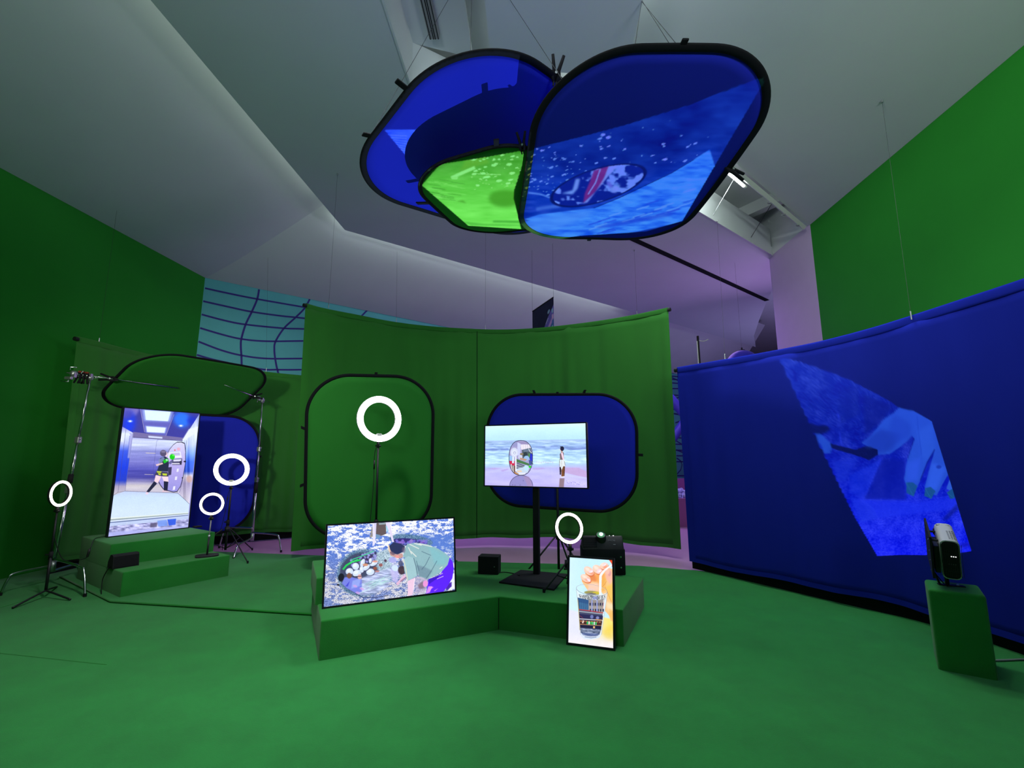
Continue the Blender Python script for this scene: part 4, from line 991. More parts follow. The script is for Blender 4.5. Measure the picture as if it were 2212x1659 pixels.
def hang_wire(parent, px0, z0, yref, px1, zceil, dark=False, plane=None, xy=None):
    b = xy if xy is not None else aty(px0[0], px0[1], yref)
    tp = atz(*px1, zceil) if plane is None else onplane(*px1, *plane)
    MB().cyl(b, tp, 0.0014, n=5).build('hang_wire', M['wire'], parent)
    MB().cyl(b - Vector((0, 0, 0.03)), b + Vector((0, 0, 0.045)), 0.006, n=6).build('hook', M['steel'], parent)
    MB().cyl(tp - Vector((0, 0, 0.03)), tp, 0.012, n=8).build('ceiling_hook', M['steel'], parent)


sl_n = (WL1 - WL0).cross(Vector((IN1.x, IN1.y, zs)) - Vector((WL0.x, WL0.y, ZW))); sl_p = (WL0.x, WL0.y, ZW)
sb_n = (WB1 - WL0).cross(Vector((IN1.x, IN1.y, zs)) - Vector((WL0.x, WL0.y, ZW)))
hang_wire(tl, (214, 737), 0, 6.23, (253, 449), 0, plane=(sl_p, sl_n))
hang_wire(tl, (575, 800), 0, 8.47, (579, 549), 0, plane=(sl_p, sb_n))
hang_wire(tc_, (710, 661), 0, 6.86, (729, 375), ZC)
hang_wire(tc_, (856, 692), 0, 7.48, (858, 541), 0, plane=(sl_p, sb_n))
hang_wire(tc_, (1048, 708), 0, 7.95, (1049, 500), ZC)
hang_wire(tc_, (1376, 678), 0, 7.13, (1370, 540), ZC)
hang_wire(tb, (1968, 683), 0, 3.85, (1905, 217), 0, plane=(RS_P, RS_N))
hang_wire(tb, (1566, 772), 0, 5.66, (1549, 476), ZC)


# ================================================================== carpeted boxes
def cbox(mb, poly, z0, z1, bev=0.012):
    bm = bmesh.new(); n = len(poly)
    vb = [bm.verts.new((p[0], p[1], z0)) for p in poly]; vt = [bm.verts.new((p[0], p[1], z1)) for p in poly]
    bm.faces.new(vb[::-1]); bm.faces.new(vt)
    for i in range(n): bm.faces.new((vb[i], vb[(i + 1) % n], vt[(i + 1) % n], vt[i]))
    bmesh.ops.recalc_face_normals(bm, faces=bm.faces[:])
    ed = [e for e in bm.edges if not (e.verts[0].co.z < z0 + 1e-6 and e.verts[1].co.z < z0 + 1e-6)]
    bmesh.ops.bevel(bm, geom=ed, offset=bev, segments=3, affect='EDGES', profile=0.5)
    bm.verts.index_update()
    mb.add([v.co.copy() for v in bm.verts], [tuple(v.index for v in f.verts) for f in bm.faces]); bm.free()
    return mb


bd = Vector((0.552, 0.834, 0)); bs = Vector((-0.834, 0.552, 0)); bc = Vector((-3.942, 4.933, 0))
bp = lambda a, b: bc + bd * a + bs * b
t = thing('stepped_plinth', bp(0.5, 0.6), 'two-step green carpeted plinth under the tall portrait screen', 'plinth')
cbox(MB(), [bp(0, 0), bp(1.035, 0), bp(1.035, 1.36), bp(0, 1.36)], DECK, 0.258).build('lower_step', M['carpet_box'], t, auto=40)
cbox(MB(), [bp(0.0, 0.42), bp(1.035, 0.42), bp(1.035, 1.36), bp(0.0, 1.36)], 0.25, 0.49).build('upper_step', M['carpet_box'], t, auto=40)

PZ = 0.263
q0, q1, q2, q3 = Vector((-1.353, 3.503, 0)), Vector((-0.106, 4.100, 0)), Vector((0.842, 3.748, 0)), Vector((1.266, 4.705, 0))
pd = (q1 - q0).normalized(); pn = Vector((-pd.y, pd.x, 0))
q5 = q0 + pn * 1.15; q4 = Vector((0.62, 5.05, 0)); q4b = Vector((-0.30, 5.10, 0))
t = thing('display_platform', (-0.2, 4.4, 0), 'low angled green carpeted platform in the middle of the room', 'platform')
cbox(MB(), [q0, q1, q2, q3, q4, q4b, q5], 0.0, PZ).build('base_block', M['carpet_box'], t, auto=40)
cbox(MB(), [q0 + pn * 0.42 - pd * 0.02, q0 + pn * 0.42 + pd * 0.95, q0 + pn * 1.13 + pd * 0.95, q0 + pn * 1.13 - pd * 0.02], PZ - 0.005, 0.46).build('back_block', M['carpet_box'], t, auto=40)
MB().cyl(q1 + Vector((-0.004, -0.008, 0.01)), q1 + Vector((-0.004, -0.008, PZ - 0.012)), 0.003, n=5).build('corner_seam', M['dark_band'], t)

t0, t1, t2, t3 = Vector((2.864, 3.374, 0)), Vector((3.098, 3.206, 0)), Vector((3.310, 3.470, 0)), Vector((3.079, 3.646, 0))
t = thing('projector_plinth', (3.09, 3.42, 0), 'green carpeted plinth beside the blue curtain under the white projector', 'plinth')
cbox(MB(), [t0, t1, t2, t3], 0.0, 0.512, 0.02).build('block', M['carpet_box'], t, auto=40)


# ================================================================== screens
def rectframe(bl, yaw, tilt, w, h):
    y = math.radians(yaw); r = Vector((math.cos(y), math.sin(y), 0)); nb = Vector((-math.sin(y), math.cos(y), 0)); a = math.radians(tilt)
    up = Vector((0, 0, math.cos(a))) + nb * math.sin(a); back = r.cross(up) * -1
    back = up.cross(r) * 1.0
    if back.dot(nb) < 0: back = -back
    return Vector(bl), r, up, back


def tv(name, label, bl, yaw, tilt, w, h, bez, im, depth=0.05, strength=1.12):
    o, r, up, back = rectframe(bl, yaw, tilt, w, h)
    t = thing(name, o + r * w / 2, label, 'screen')
    R3 = Matrix((r, back, up)).transposed()
    c = o + r * w / 2 + up * h / 2
    MB().bbox(c + back * (depth / 2 + 0.006), (w - 0.004, depth, h - 0.004), 0.006, R3).build('housing', M['black'], t, auto=40)
    fr = MB()
    for (cx, cz, sx, sz) in ((w / 2, bez / 2, w, bez), (w / 2, h - bez / 2, w, bez), (bez / 2, h / 2, bez, h - 2 * bez), (w - bez / 2, h / 2, bez, h - 2 * bez)):
        fr.box(o + r * cx + up * cz + back * 0.002, (sx, 0.018, sz), R3)
    fr.build('bezel', M['bezel'], t)
    mbs = MB(); e = bez * 0.9
    mbs.add([o + r * e + up * e, o + r * (w - e) + up * e, o + r * (w - e) + up * (h - e), o + r * e + up * (h - e)], [(0, 1, 2, 3)])
    me = mbs.build('screen', screen_mat(name + '_picture', im, strength), t)
    m = me.data; uvl = m.uv_layers.new(name='UVMap')
    for lp in m.loops:
        p = m.vertices[lp.vertex_index].co + ORG[t.name] - o
        uvl.data[lp.index].uv = ((p.dot(r) - e) / (w - 2 * e), (p.dot(up) - e) / (h - 2 * e))
    return t, o, r, up, back


im_lift = screen_image('lift_picture', paint_lift(), [(262, 55), (1133, 120), (1008, 1440), (75, 1560)], 400, 700)
im_beach = screen_image('beach_picture', paint_beach(), [(147, 268), (1985, 192), (2025, 1387), (147, 1357)], 800, 450)
im_sand = screen_image('sand_picture', paint_sand(), [(187, 180), (2080, 65), (2098, 1137), (125, 1393)], 900, 506)
im_glass = screen_image('glass_picture', paint_glass(), [(145, 95), (815, 135), (830, 1528), (122, 1435)], 420, 740)
tv('portrait_screen', 'tall portrait screen showing a lift interior on the stepped plinth', (-4.698, 5.58, 0.49), 60.98, 0.7, 0.877, 1.527, 0.012, im_lift)
tv('landscape_screen', 'landscape screen showing sand leaning on the platform', (-1.453, 3.764, PZ), 25.98, 7.53, 1.08, 0.621, 0.013, im_sand)
tv('portrait_screen', 'small portrait screen with a hand and glass leaning on the platform front', (0.414, 3.796, 0.0), -18.9, 10.4, 0.368, 0.640, 0.016, im_glass)
bt, bo, br, bup, bback = tv('stand_screen', 'landscape screen showing a beach on a black floor stand', (-0.294, 4.958, 1.11), -23.06, 0.0, 1.113, 0.640, 0.012, im_beach)
ctr = bo + br * 0.5565; pole = Vector((0.225, 4.755, 0))
R3 = Matrix((br, bback, Vector((0, 0, 1)))).transposed()
px_, py_ = pole.x + bback.x * 0.05, pole.y + bback.y * 0.05
MB().bbox((px_, py_, (PZ + 1.5) / 2 + 0.01), (0.062, 0.045, 1.5 - PZ), 0.004, R3).build('pole', M['black_matte'], bt)
MB().bbox((px_, py_, 1.42), (0.34, 0.05, 0.30), 0.004, R3).build('mount_plate', M['black_matte'], bt)
b0, b1, b2, b3 = atz(1078, 1257, PZ + 0.012), atz(1197, 1273, PZ + 0.012), atz(1226, 1240, PZ + 0.012), atz(1125, 1231, PZ + 0.012)
MB().prism([b0, b1, b2, b3], PZ, PZ + 0.014).build('base_plate', M['black_matte'], bt)


# ================================================================== collapsible backdrops
def rr_outline(a, b, r, n):
    pts = []
    for cx, cy, a0 in ((a - r, b - r, 0), (-(a - r), b - r, 90), (-(a - r), -(b - r), 180), (a - r, -(b - r), 270)):
        for k in range(30):
            tt = math.radians(a0 + 90 * k / 29); pts.append((cx + r * math.cos(tt), cy + r * math.sin(tt)))
    P = np.array(pts + pts[:1]); d = np.r_[0, np.cumsum(np.hypot(*np.diff(P, axis=0).T))]; q = np.linspace(0, d[-1], n, endpoint=False)
    return np.stack([np.interp(q, d, P[:, 0]), np.interp(q, d, P[:, 1])], 1)


def euler_m(rx, ry, rz_):
    return (Matrix.Rotation(rz_, 3, 'Z') @ Matrix.Rotation(ry, 3, 'Y') @ Matrix.Rotation(rx, 3, 'X'))


PANEL = {}


def backdrop(key, name, label, p, a, b, r, m, scale=1.0, rim=0.020, tabs=(), n=160, facing=None):
    """flexible rounded panel: p = centre, rotation, twist and bow; scaled about the eye so that its size stays its own"""
    a *= scale; b *= scale; r *= scale
    c = EYE + (Vector(p[:3]) - EYE) * scale; Rm_ = euler_m(*p[3:6]); w0, w1, w2 = [k * scale for k in p[6:9]]
    o2 = rr_outline(a, b, r, n)

    def P3(x, y, off=0.0):
        u, v = x / a, y / b
        return c + Rm_ @ Vector((x, y, w0 * u * v + w1 * (u * u - 0.5) + w2 * (v * v - 0.5) + off))
    t = thing(name, c, label, 'backdrop panel')
    rings = 9; vs = [P3(0, 0)]; fs = []
    for k in range(1, rings + 1):
        f = k / rings
        for x, y in o2: vs.append(P3(x * f, y * f))
    for i in range(n): fs.append((0, 1 + i, 1 + (i + 1) % n))
    for k in range(1, rings):
        for i in range(n):
            j = (i + 1) % n; A_ = 1 + (k - 1) * n; B_ = 1 + k * n
            fs.append((A_ + i, B_ + i, B_ + j, A_ + j))
    cl = MB().add(vs, fs); o = cl.build('fabric', m, t, smooth=True)
    so = o.modifiers.new('thickness', 'SOLIDIFY'); so.thickness = 0.003; so.offset = 0
    PANEL[key] = (cl.v, cl.f)
    # rim: flat band around the edge, with real thickness
    rm = MB(); k = 8; sec = []
    for i in range(n):
        x, y = o2[i]; tx, ty = o2[(i + 1) % n] - o2[i - 1]; L = math.hypot(tx, ty); nx, ny = ty / L, -tx / L
        sec.append([P3(x - nx * rim * 0.7 + nx * rim * math.cos(q), y - ny * rim * 0.7 + ny * rim * math.cos(q), 0.009 * math.sin(q)) for q in [2 * math.pi * j / k for j in range(k)]])
    rm.add([v for s_ in sec for v in s_], [(i * k + j, i * k + (j + 1) % k, ((i + 1) % n) * k + (j + 1) % k, ((i + 1) % n) * k + j) for i in range(n) for j in range(k)])
    rm.build('rim', M['rim'], t, smooth=True)
    edge = [P3(x, y) for x, y in o2]

    def pxof(q):
        q = q - EYE; dd = q.y * _c + q.z * _s
        return (1106 + q.x / dd * FPX, 829.5 - (-q.y * _s + q.z * _c) / dd * FPX)
    epx = [pxof(q) for q in edge]
    for tx, ty, ln in tabs:      # carrying loops, named by the photo pixel they are nearest to
        i = min(range(n), key=lambda i: math.hypot(epx[i][0] - tx, epx[i][1] - ty))
        out = Vector((o2[i][0], o2[i][1], 0)).normalized(); dirv = Rm_ @ out; tang = (edge[(i + 1) % n] - edge[i - 1]).normalized(); nn = Rm_ @ Vector((0, 0, 1))
        R_ = Matrix((tang, dirv, nn)).transposed()
        MB().bbox(edge[i] + dirv * ln / 2, (0.035, ln, 0.012), 0.004, R_).build('tab', M['rim'], t)
    return t, edge, epx, c


backdrop('A', 'backdrop_panel', 'green rounded portrait backdrop behind the large ring light', [-1.7174, 5.7216, 1.4222, 1.7487, -0.0259, 0.2787, 0.0078, 0.0025, -0.0201], 0.75, 1.0, 0.5, M['green_panel'], tabs=((812, 803, 0.03), (657, 930, 0.05), (654, 1048, 0.05)))
pB = [0.6046, 6.0871, 1.4959, 1.6217, 0.0345, -0.284, 0.0015, -0.0059, 0.0003]
tB, *_ = backdrop('B', 'backdrop_panel', 'blue rounded landscape backdrop behind the beach screen', pB, 1.0, 0.75, 0.5, M['blue_panel'], tabs=((1156, 848, 0.05), (1207, 848, 0.02), (1260, 849, 0.05), (1381, 982, 0.06)))
backdrop('C', 'backdrop_panel', 'blue rounded backdrop standing behind the tall portrait screen', [-4.62, 7.12, 1.165, 1.57 + 0.05, 0, math.radians(42), 0, 0, 0], 0.70, 0.90, 0.47, M['blue_panel'], scale=1.03, tabs=((560, 985, 0.04),))
tD, eD, epD, cD = backdrop('D', 'backdrop_panel', 'twisted green backdrop clamped between two chrome stands', [-5.0216, 7.1785, 2.4856, 2.6238, 0.0178, 1.0857, -0.0361, 0.015, 0.007], 1.0, 0.75, 0.5, M['green_panel'], scale=0.93)
tR, eR, epR, cR = backdrop('R', 'ceiling_backdrop', 'blue hanging backdrop with a projected sea shore and red oval', [0.8338, 3.157, 3.4854, 3.1802, -0.0603, -1.5091, 0.0223, -0.0611, 0.0367], 1.0, 0.75, 0.55, M['blue_panel'], scale=0.95, rim=0.024, tabs=((1475, 92, 0.03), (1272, 520, 0.03)))
tL, eL, epL, cL_ = backdrop('L', 'ceiling_backdrop', 'plain blue hanging backdrop, upper left one of the ceiling cluster', [-0.0365, 3.1343, 3.5249, 3.3054, 0.1258, -2.354, -0.0045, 0.0078, -0.0085], 1.0, 0.75, 0.55, M['blue_panel'], scale=1.05, rim=0.024, tabs=((880, 195, 0.08), (805, 297, 0.05)))
tG, eG, epG, cG = backdrop('G', 'ceiling_backdrop', 'small green hanging backdrop lit by the projected shore', [-0.1135, 3.3001, 3.3714, 3.1131, -0.0643, 1.2929, 0.0361, -0.016, 0.0016], 0.62, 0.5, 0.38, M['green_panel'], scale=1.0, rim=0.016, tabs=((922, 440, 0.09), (1075, 316, 0.06)))


def edge_at(edge, epx, px, py):
    i = min(range(len(edge)), key=lambda i: math.hypot(epx[i][0] - px, epx[i][1] - py)); return edge[i]


# suspension wires of the ceiling cluster
for par, (edge, epx), (px, py), top in ((tL, (eL, epL), (805, 297), (968, 0)), (tL, (eL, epL), (1022, 107), (1020, -60)), (tR, (eR, epR), (1215, 165), (1102, 0)), (tR, (eR, epR), (1462, 92), (1386, 3)), (tR, (eR, epR), (1378, 97), (1386, 3)), (tR, (eR, epR), (1440, 92), (1388, 3))):
    p = edge_at(edge, epx, px, py); MB().cyl(p, atz(*top, ZC), 0.0018, n=5).build('hang_wire', M['wire'], par)


# ================================================================== spring clamps
def spring_clamp(name, label, loc, d, up, s=1.0, parent=None, cat='clamp', tips=None):
    """A-clamp: d = direction of the handles, up = direction in which they spread"""
    d = Vector(d).normalized(); up = Vector(up); up = (up - d * up.dot(d)).normalized(); sd = d.cross(up); loc = Vector(loc)
    R_ = Matrix((sd, d, up)).transposed()
    t = parent or thing(name, loc, label, cat)
    for k in (-1, 1):
        mb = MB(); mb.tube([loc - d * 0.045 * s + up * 0.006 * s * k, loc - d * 0.01 * s + up * 0.020 * s * k, loc + d * 0.02 * s + up * 0.014 * s * k, loc + d * 0.10 * s + up * 0.034 * s * k], [0.009 * s, 0.012 * s, 0.012 * s, 0.009 * s], 8)
        mb.build('clamp_arm', M['rim'], t, smooth=True)
        MB().box(loc - d * 0.05 * s + up * 0.008 * s * k, (0.024 * s, 0.022 * s, 0.010 * s), R_).build('jaw_pad', tips or M['black_matte'], t)
    MB().cyl(loc - sd * 0.014 * s + d * 0.01 * s, loc + sd * 0.014 * s + d * 0.01 * s, 0.008 * s, n=10).build('pivot', M['steel'], t)
    return t


pc = edge_at(eL, epL, 1205, 160); spring_clamp('spring_clamp', 'black spring clamp at the top joint of the two blue hanging backdrops', pc, (0.1, -0.5, 0.75), (1, 0, 0), 1.0)
pc = edge_at(eG, epG, 1130, 314); spring_clamp('spring_clamp', 'black spring clamp on the upper corner of the green hanging backdrop', pc, (-0.1, -0.6, 0.6), (1, 0, 0), 0.8)
pc = edge_at(eR, epR, 1575, 366); spring_clamp('spring_clamp', 'black spring clamp on the edge beside the lit fluorescent tube', pc, (0.8, 0.2, -0.35), (0, 0.3, 1), 1.1)


# ================================================================== stands and ring lights
def rod_frame(ax):
    ax = Vector(ax).normalized(); x = ax.orthogonal().normalized(); return x, ax.cross(x)


def ring_light(name, label, base, center, az, el, R, inner, mt, stand, foot=None, zfloor=0.0, lamp_w=0.0, cable=True):
    az, el = math.radians(az), math.radians(el)
    n = Vector((math.sin(az) * math.cos(el), -math.cos(az) * math.cos(el), math.sin(el))); c = Vector(center); base = Vector(base)
    t = thing(name, base, label, 'ring light')
    ri = R * inner; w = R - ri; md = 0.5 * (R + ri)
    MB().annulus(c, n, [(R, -0.012), (R * 1.0, 0.006), (R - w * 0.06, 0.010), (ri + w * 0.06, 0.010), (ri, 0.006), (ri, -0.012), (md, -0.022)], 80).build('ring_housing', M['white'] if stand == 'big' else M['black'], t, smooth=True)
    MB().annulus(c, n, [(R - 0.002, 0.0105), (R - w * 0.12, 0.016), (md, 0.020), (ri + w * 0.12, 0.016), (ri + 0.002, 0.0105), (md, 0.0100)], 80).build('diffuser', mt, t, smooth=True)
    dn = (Vector((0, 0, -1)) - n * Vector((0, 0, -1)).dot(n)).normalized()
    neck = c + dn * (R + 0.012) - n * 0.012
    if stand == 'big': MB().bbox(c + dn * (ri - 0.004) + n * 0.004, (0.06, 0.03, 0.03), 0.008, Matrix((dn.cross(n), n, dn)).transposed()).build('phone_mount', M['white'], t)
    MB().cyl(neck - dn * 0.02, neck + dn * 0.045, 0.016, n=12).build('neck', M['black'], t, smooth=True)
    MB().cyl(neck + dn * 0.03 - Vector((0.028, 0, 0)), neck + dn * 0.03 + Vector((0.028, 0, 0)), 0.011, n=10).build('tilt_knob', M['black'], t, smooth=True)
    top = neck + dn * 0.04
    if stand == 'disc':
        mid = base.lerp(top, 0.52)
        MB().cyl(base + Vector((0, 0, 0.012)), mid, 0.0095, n=12).build('lower_pole', M['black'], t, smooth=True)
        MB().cyl(mid, top, 0.0070, n=12).build('upper_pole', M['grey'], t, smooth=True)
        MB().cyl(mid - Vector((0, 0, 0.02)), mid + Vector((0, 0, 0.02)), 0.0115, n=12).build('collar', M['steel'], t, smooth=True)
        x, y = Vector((0.83, 0.55, 0)), Vector((-0.55, 0.83, 0)); pl = []
        for k in range(24):
            a = 2 * math.pi * k / 24; ca, sa = math.cos(a), math.sin(a)
            pl.append(base + x * 0.12 * math.copysign(abs(ca) ** 0.5, ca) + y * 0.10 * math.copysign(abs(sa) ** 0.5, sa))
        MB().prism(pl, base.z, base.z + 0.012).build('base_plate', M['black_matte'], t)
        return t, n
    hub = 0.10 if stand == 'mini' else (0.24 if stand == 'big' else 0.30)
    colb = Vector((base.x, base.y, base.z + (0.03 if stand == 'mini' else 0.05)))
    mid = colb.lerp(top, 0.45)
    r0, r1 = (0.013, 0.009) if stand != 'big' else (0.016, 0.012)
    MB().cyl(colb, mid, r0, n=12).build('lower_pole', M['black'], t, smooth=True)
    MB().cyl(mid, top, r1, n=12).build('upper_pole', M['black'], t, smooth=True)
    MB().cyl(mid - Vector((0, 0, 0.05)), mid + Vector((0, 0, 0.03)), r0 * 1.35, n=12).build('collar', M['black_matte'], t, smooth=True)
    MB().cyl(mid, mid + Vector((-0.045, -0.01, 0)), 0.009, n=8).build('clamp_knob', M['black'], t, smooth=True)
    for fx, fy in foot:
        f = Vector((fx, fy, zfloor + 0.012))
        if stand == 'low':            # curved legs spreading from the foot of the pole
            a = Vector((base.x, base.y, zfloor + 0.075)); m_ = a.lerp(f, 0.35); m_.z = zfloor + 0.055
            MB().tube(smooth_path([a, m_, f], 8), 0.0095, 8).build('leg', M['black'], t, smooth=True)
        else:
            a = Vector((base.x, base.y, base.z + hub + 0.10)) + (f - base) * 0.10
            lg = MB().tube([a, f], 0.008, 8).build('leg', M['black'], t, smooth=True)
            kk = a.lerp(f, 0.42); MB().tube([Vector((base.x, base.y, base.z + 0.07)), kk], 0.0055, 6).build('brace', M['black'], t, smooth=True)
            MB().cyl(f - Vector((0, 0, 0.012)), f + Vector((0, 0, 0.02)), 0.012, n=8).build('rubber_foot', M['black_matte'], lg)
    if stand != 'low':
        MB().cyl(Vector((base.x, base.y, base.z + hub + 0.06)), Vector((base.x, base.y, base.z + hub + 0.13)), r0 * 2.0, n=12).build('leg_hub', M['black'], t, smooth=True)
    if cable:
        sd = Vector((-0.03, -0.02, 0)); pts = [neck + dn * 0.01, neck + dn * 0.12 + sd, top.lerp(mid, 0.5) + sd * 1.1, mid + sd * 1.8, mid.lerp(colb, 0.3) + sd * 2.2, mid.lerp(colb, 0.6) + sd * 1.2, colb + sd]
        MB().tube(smooth_path(pts, 7), 0.0035, 6).build('cable', M['black_matte'], t, smooth=True)
        MB().cyl(pts[1].lerp(pts[2], 0.2), pts[1].lerp(pts[2], 0.5), 0.009, n=8).build('inline_switch', M['black'], t, smooth=True)
    return t, n


bL = atz(97, 1288, 0.02)
ring_light('ring_light', 'small ring light on a low tripod at the far left', bL, (-4.811, 5.05, 1.029), 94.5, 2.8, 0.137, 0.78, M['ring_warm'], 'low',
           foot=[tuple(atz(27, 1313, 0.012))[:2], tuple(atz(152, 1295, 0.012))[:2], (-4.98, 5.35)], zfloor=0.0, cable=False)
ring_light('ring_light', 'small ring light on a round desk stand on the plinth step', atz(447, 1201, 0.258), (-3.672, 5.83, 0.849), 15.8, -2.4, 0.134, 0.77, M['ring_warm'], 'disc')
ring_light('ring_light', 'large ring light on a tripod in front of the blue backdrop at left', atz(486, 1196, 0.06), (-4.108, 6.9, 1.238), 17.1, -10.8, 0.235, 0.735, M['ring_cool'], 'big',
           foot=[tuple(atz(535, 1217, DECK))[:2], (-4.62, 6.75), (-3.95, 7.35)], zfloor=DECK)
ring_light('ring_light', 'large ring light in front of the green backdrop behind the sand screen', (-1.44, 5.12, DECK), (-1.461, 5.1, 1.829), 37.3, 2.0, 0.253, 0.715, M['ring_cool'], 'big',
           foot=[(-1.88, 5.02), (-1.05, 4.98), (-1.40, 5.55)], zfloor=DECK)
ring_light('ring_light', 'small ring light on a tripod behind the small portrait screen', (0.50, 4.37, PZ), (0.509, 4.3, 0.782), 17.9, 12.0, 0.135, 0.79, M['ring_warm'], 'mini',
           foot=[(0.274, 4.204), (0.72, 4.22), (0.56, 4.62)], zfloor=PZ, cable=False)

# stand carrying the blue landscape backdrop
sb_ = aty(1207, 1215, 6.02); sbx, sby = sb_.x, 6.02
t = thing('backdrop_stand', (sbx, sby, 0), 'black tripod stand holding up the blue landscape backdrop', 'stand')
MB().cyl((sbx, sby, 0.03), (sbx, sby + 0.05, 1.45), 0.016, n=12).build('column', M['black'], t, smooth=True)
MB().cyl((sbx, sby, 0.40), (sbx, sby, 0.46), 0.032, n=12).build('leg_hub', M['black'], t, smooth=True)
for fx, fy in ((sbx - 0.42, sby - 0.10), (sbx + 0.30, sby - 0.35), (sbx + 0.18, sby + 0.42)):
    lg = MB().tube([(sbx + (fx - sbx) * 0.08, sby + (fy - sby) * 0.08, 0.44), (fx, fy, 0.015)], 0.011, 8).build('leg', M['black'], t, smooth=True)
    MB().cyl((fx, fy, 0.0), (fx, fy, 0.03), 0.014, n=8).build('rubber_foot', M['black_matte'], lg)


# ================================================================== chrome stands with grip heads
def grip_head(t, c, ax, s=1.0):
    c = Vector(c); ax = Vector(ax).normalized(); x, y = rod_frame(ax)
    h = MB().lathe([(0.004, -0.028 * s), (0.030 * s, -0.026 * s), (0.033 * s, 0.0), (0.030 * s, 0.026 * s), (0.004, 0.028 * s)], c, ax, 20).build('grip_head', M['steel'], t, smooth=True)
    MB().box(c + y * 0.028 * s, (0.03 * s, 0.03 * s, 0.045 * s)).build('jaw', M['steel'], h)
    MB().tube([c + ax * 0.03 * s, c + ax * 0.06 * s, c + ax * 0.06 * s + x * 0.055 * s], 0.006 * s, 8).build('tee_handle', M['chrome'], h, smooth=True)
    return h


def c_stand(name, label, base, top, knuckles, legs, sleeve, tilt_n=3):
    base = Vector(base); top = Vector(top); t = thing(name, base, label, 'stand')
    zs_ = [0.0] + list(knuckles) + [1.0]; rad = [0.0175, 0.0145, 0.0115, 0.0095]
    col0 = base + (top - base) * 0.055
    for i in range(len(zs_) - 1):
        a = col0.lerp(top, zs_[i]); b = col0.lerp(top, zs_[i + 1])
        MB().cyl(a, b, rad[min(i, 3)], n=14).build('column', M['chrome'], t, smooth=True)
    for k in knuckles:
        c = col0.lerp(top, k); kn = MB().bbox(c, (0.05, 0.05, 0.075), 0.008).build('knuckle', M['steel'], t)
        MB().tube([c, c + Vector((0.05, -0.03, 0.0)), c + Vector((0.055, -0.03, 0.03))], 0.005, 8).build('tee_handle', M['chrome'], kn, smooth=True)
    MB().cyl(col0.lerp(top, sleeve[0]), col0.lerp(top, sleeve[1]), 0.026, n=12).build('tape_sleeve', M['black_matte'], t, smooth=True)
    MB().cyl(col0, col0 + Vector((0, 0, 0.12)), 0.027, n=14).build('leg_socket', M['steel'], t, smooth=True)
    for k, (fx, fy, h) in enumerate(legs):
        f = Vector((fx, fy, 0.012)); a = Vector((col0.x, col0.y, h)); d = Vector((f.x - a.x, f.y - a.y, 0)); L = d.length; d.normalize()
        p1 = a + d * (L * 0.76); p2 = a + d * (L * 0.90) - Vector((0, 0, 0.035)); p2.z = h - 0.05
        lg = MB().tube(smooth_path([a, p1, p2, f], 8), 0.0125, 10).build('leg', M['chrome'], t, smooth=True)
        MB().cyl(f - Vector((0, 0, 0.012)), f + Vector((0, 0, 0.02)), 0.0155, n=8).build('rubber_foot', M['black_matte'], lg)
    return t


bvD = BVHTree.FromPolygons([tuple(v) for v in PANEL['D'][0]], PANEL['D'][1])


def before_panel(px, py, gap=0.05):
    d = ray(px, py).normalized(); h_ = bvD.ray_cast(EYE, d)
    return EYE + d * (h_[3] - gap)


def line_at(A, D, px):
    q = A - EYE; u = (px - 1106.0) / FPX
    return A + D * (-(q.x - u * (q.y * _c + q.z * _s)) / (D.x - u * (D.y * _c + D.z * _s)))


armA = before_panel(275, 823, 0.04); armB = before_panel(385, 838, 0.04); armD = (armB - armA).normalized()
topL = line_at(armA, armD, 196) - Vector((0, 0, 0.02))
csL = c_stand('grip_stand', 'chrome turtle-base stand with spare black clamps at the far left', atz(107, 1262, 0.0), topL, (0.40, 0.66), [(*atz(183, 1289, 0)[:2], 0.27), (*atz(0, 1287, 0)[:2], 0.20), (-5.28, 5.95, 0.14)], (0.435, 0.48))
grip_head(csL, topL, (0.75, 0.6, 0.0))
a0 = line_at(armA, armD, 150); arm_d = armD; arm_l = (armB - a0).length - 0.05
MB().cyl(a0 - arm_d * 0.03, a0 + arm_d * (arm_l + 0.05), 0.0075, n=10).build('grip_arm', M['chrome'], csL, smooth=True)
grip_head(csL, a0 + arm_d * 0.04, arm_d, 1.1)
MB().bbox(a0 + Vector((0, 0, -0.06)), (0.08, 0.035, 0.035), 0.006).build('grip_block', M['steel'], csL)
MB().tube([a0 + Vector((0.0, 0, 0.04)), a0 + Vector((0, 0, 0.075)), a0 + Vector((0.05, 0.03, 0.075))], 0.007, 8).build('tee_handle', M['chrome'], csL, smooth=True)
MB().tube([a0 + Vector((0, 0, -0.06)), a0 + Vector((0, 0, -0.105)), a0 + Vector((-0.06, -0.03, -0.10))], 0.008, 8).build('tee_handle', M['chrome'], csL, smooth=True)
for k, (px, lab) in enumerate(((171, 'spare black spring clamp on the chrome arm, nearest the arm end'), (179, 'spare black spring clamp on the chrome arm, middle of three'), (187, 'spare black spring clamp on the chrome arm, nearest the column'))):
    c = line_at(armA, armD, px)
    spring_clamp('spring_clamp', lab, c - Vector((0, 0, 0.015)), (0, -0.15, -1), (1, 0.2, 0), 0.95, tips=M['red'])
spring_clamp('spring_clamp', 'black spring clamp holding the twisted green backdrop to the left chrome arm', line_at(armA, armD, 240), (-0.9, -0.4, 0.15), (0, 0, 1), 1.2)

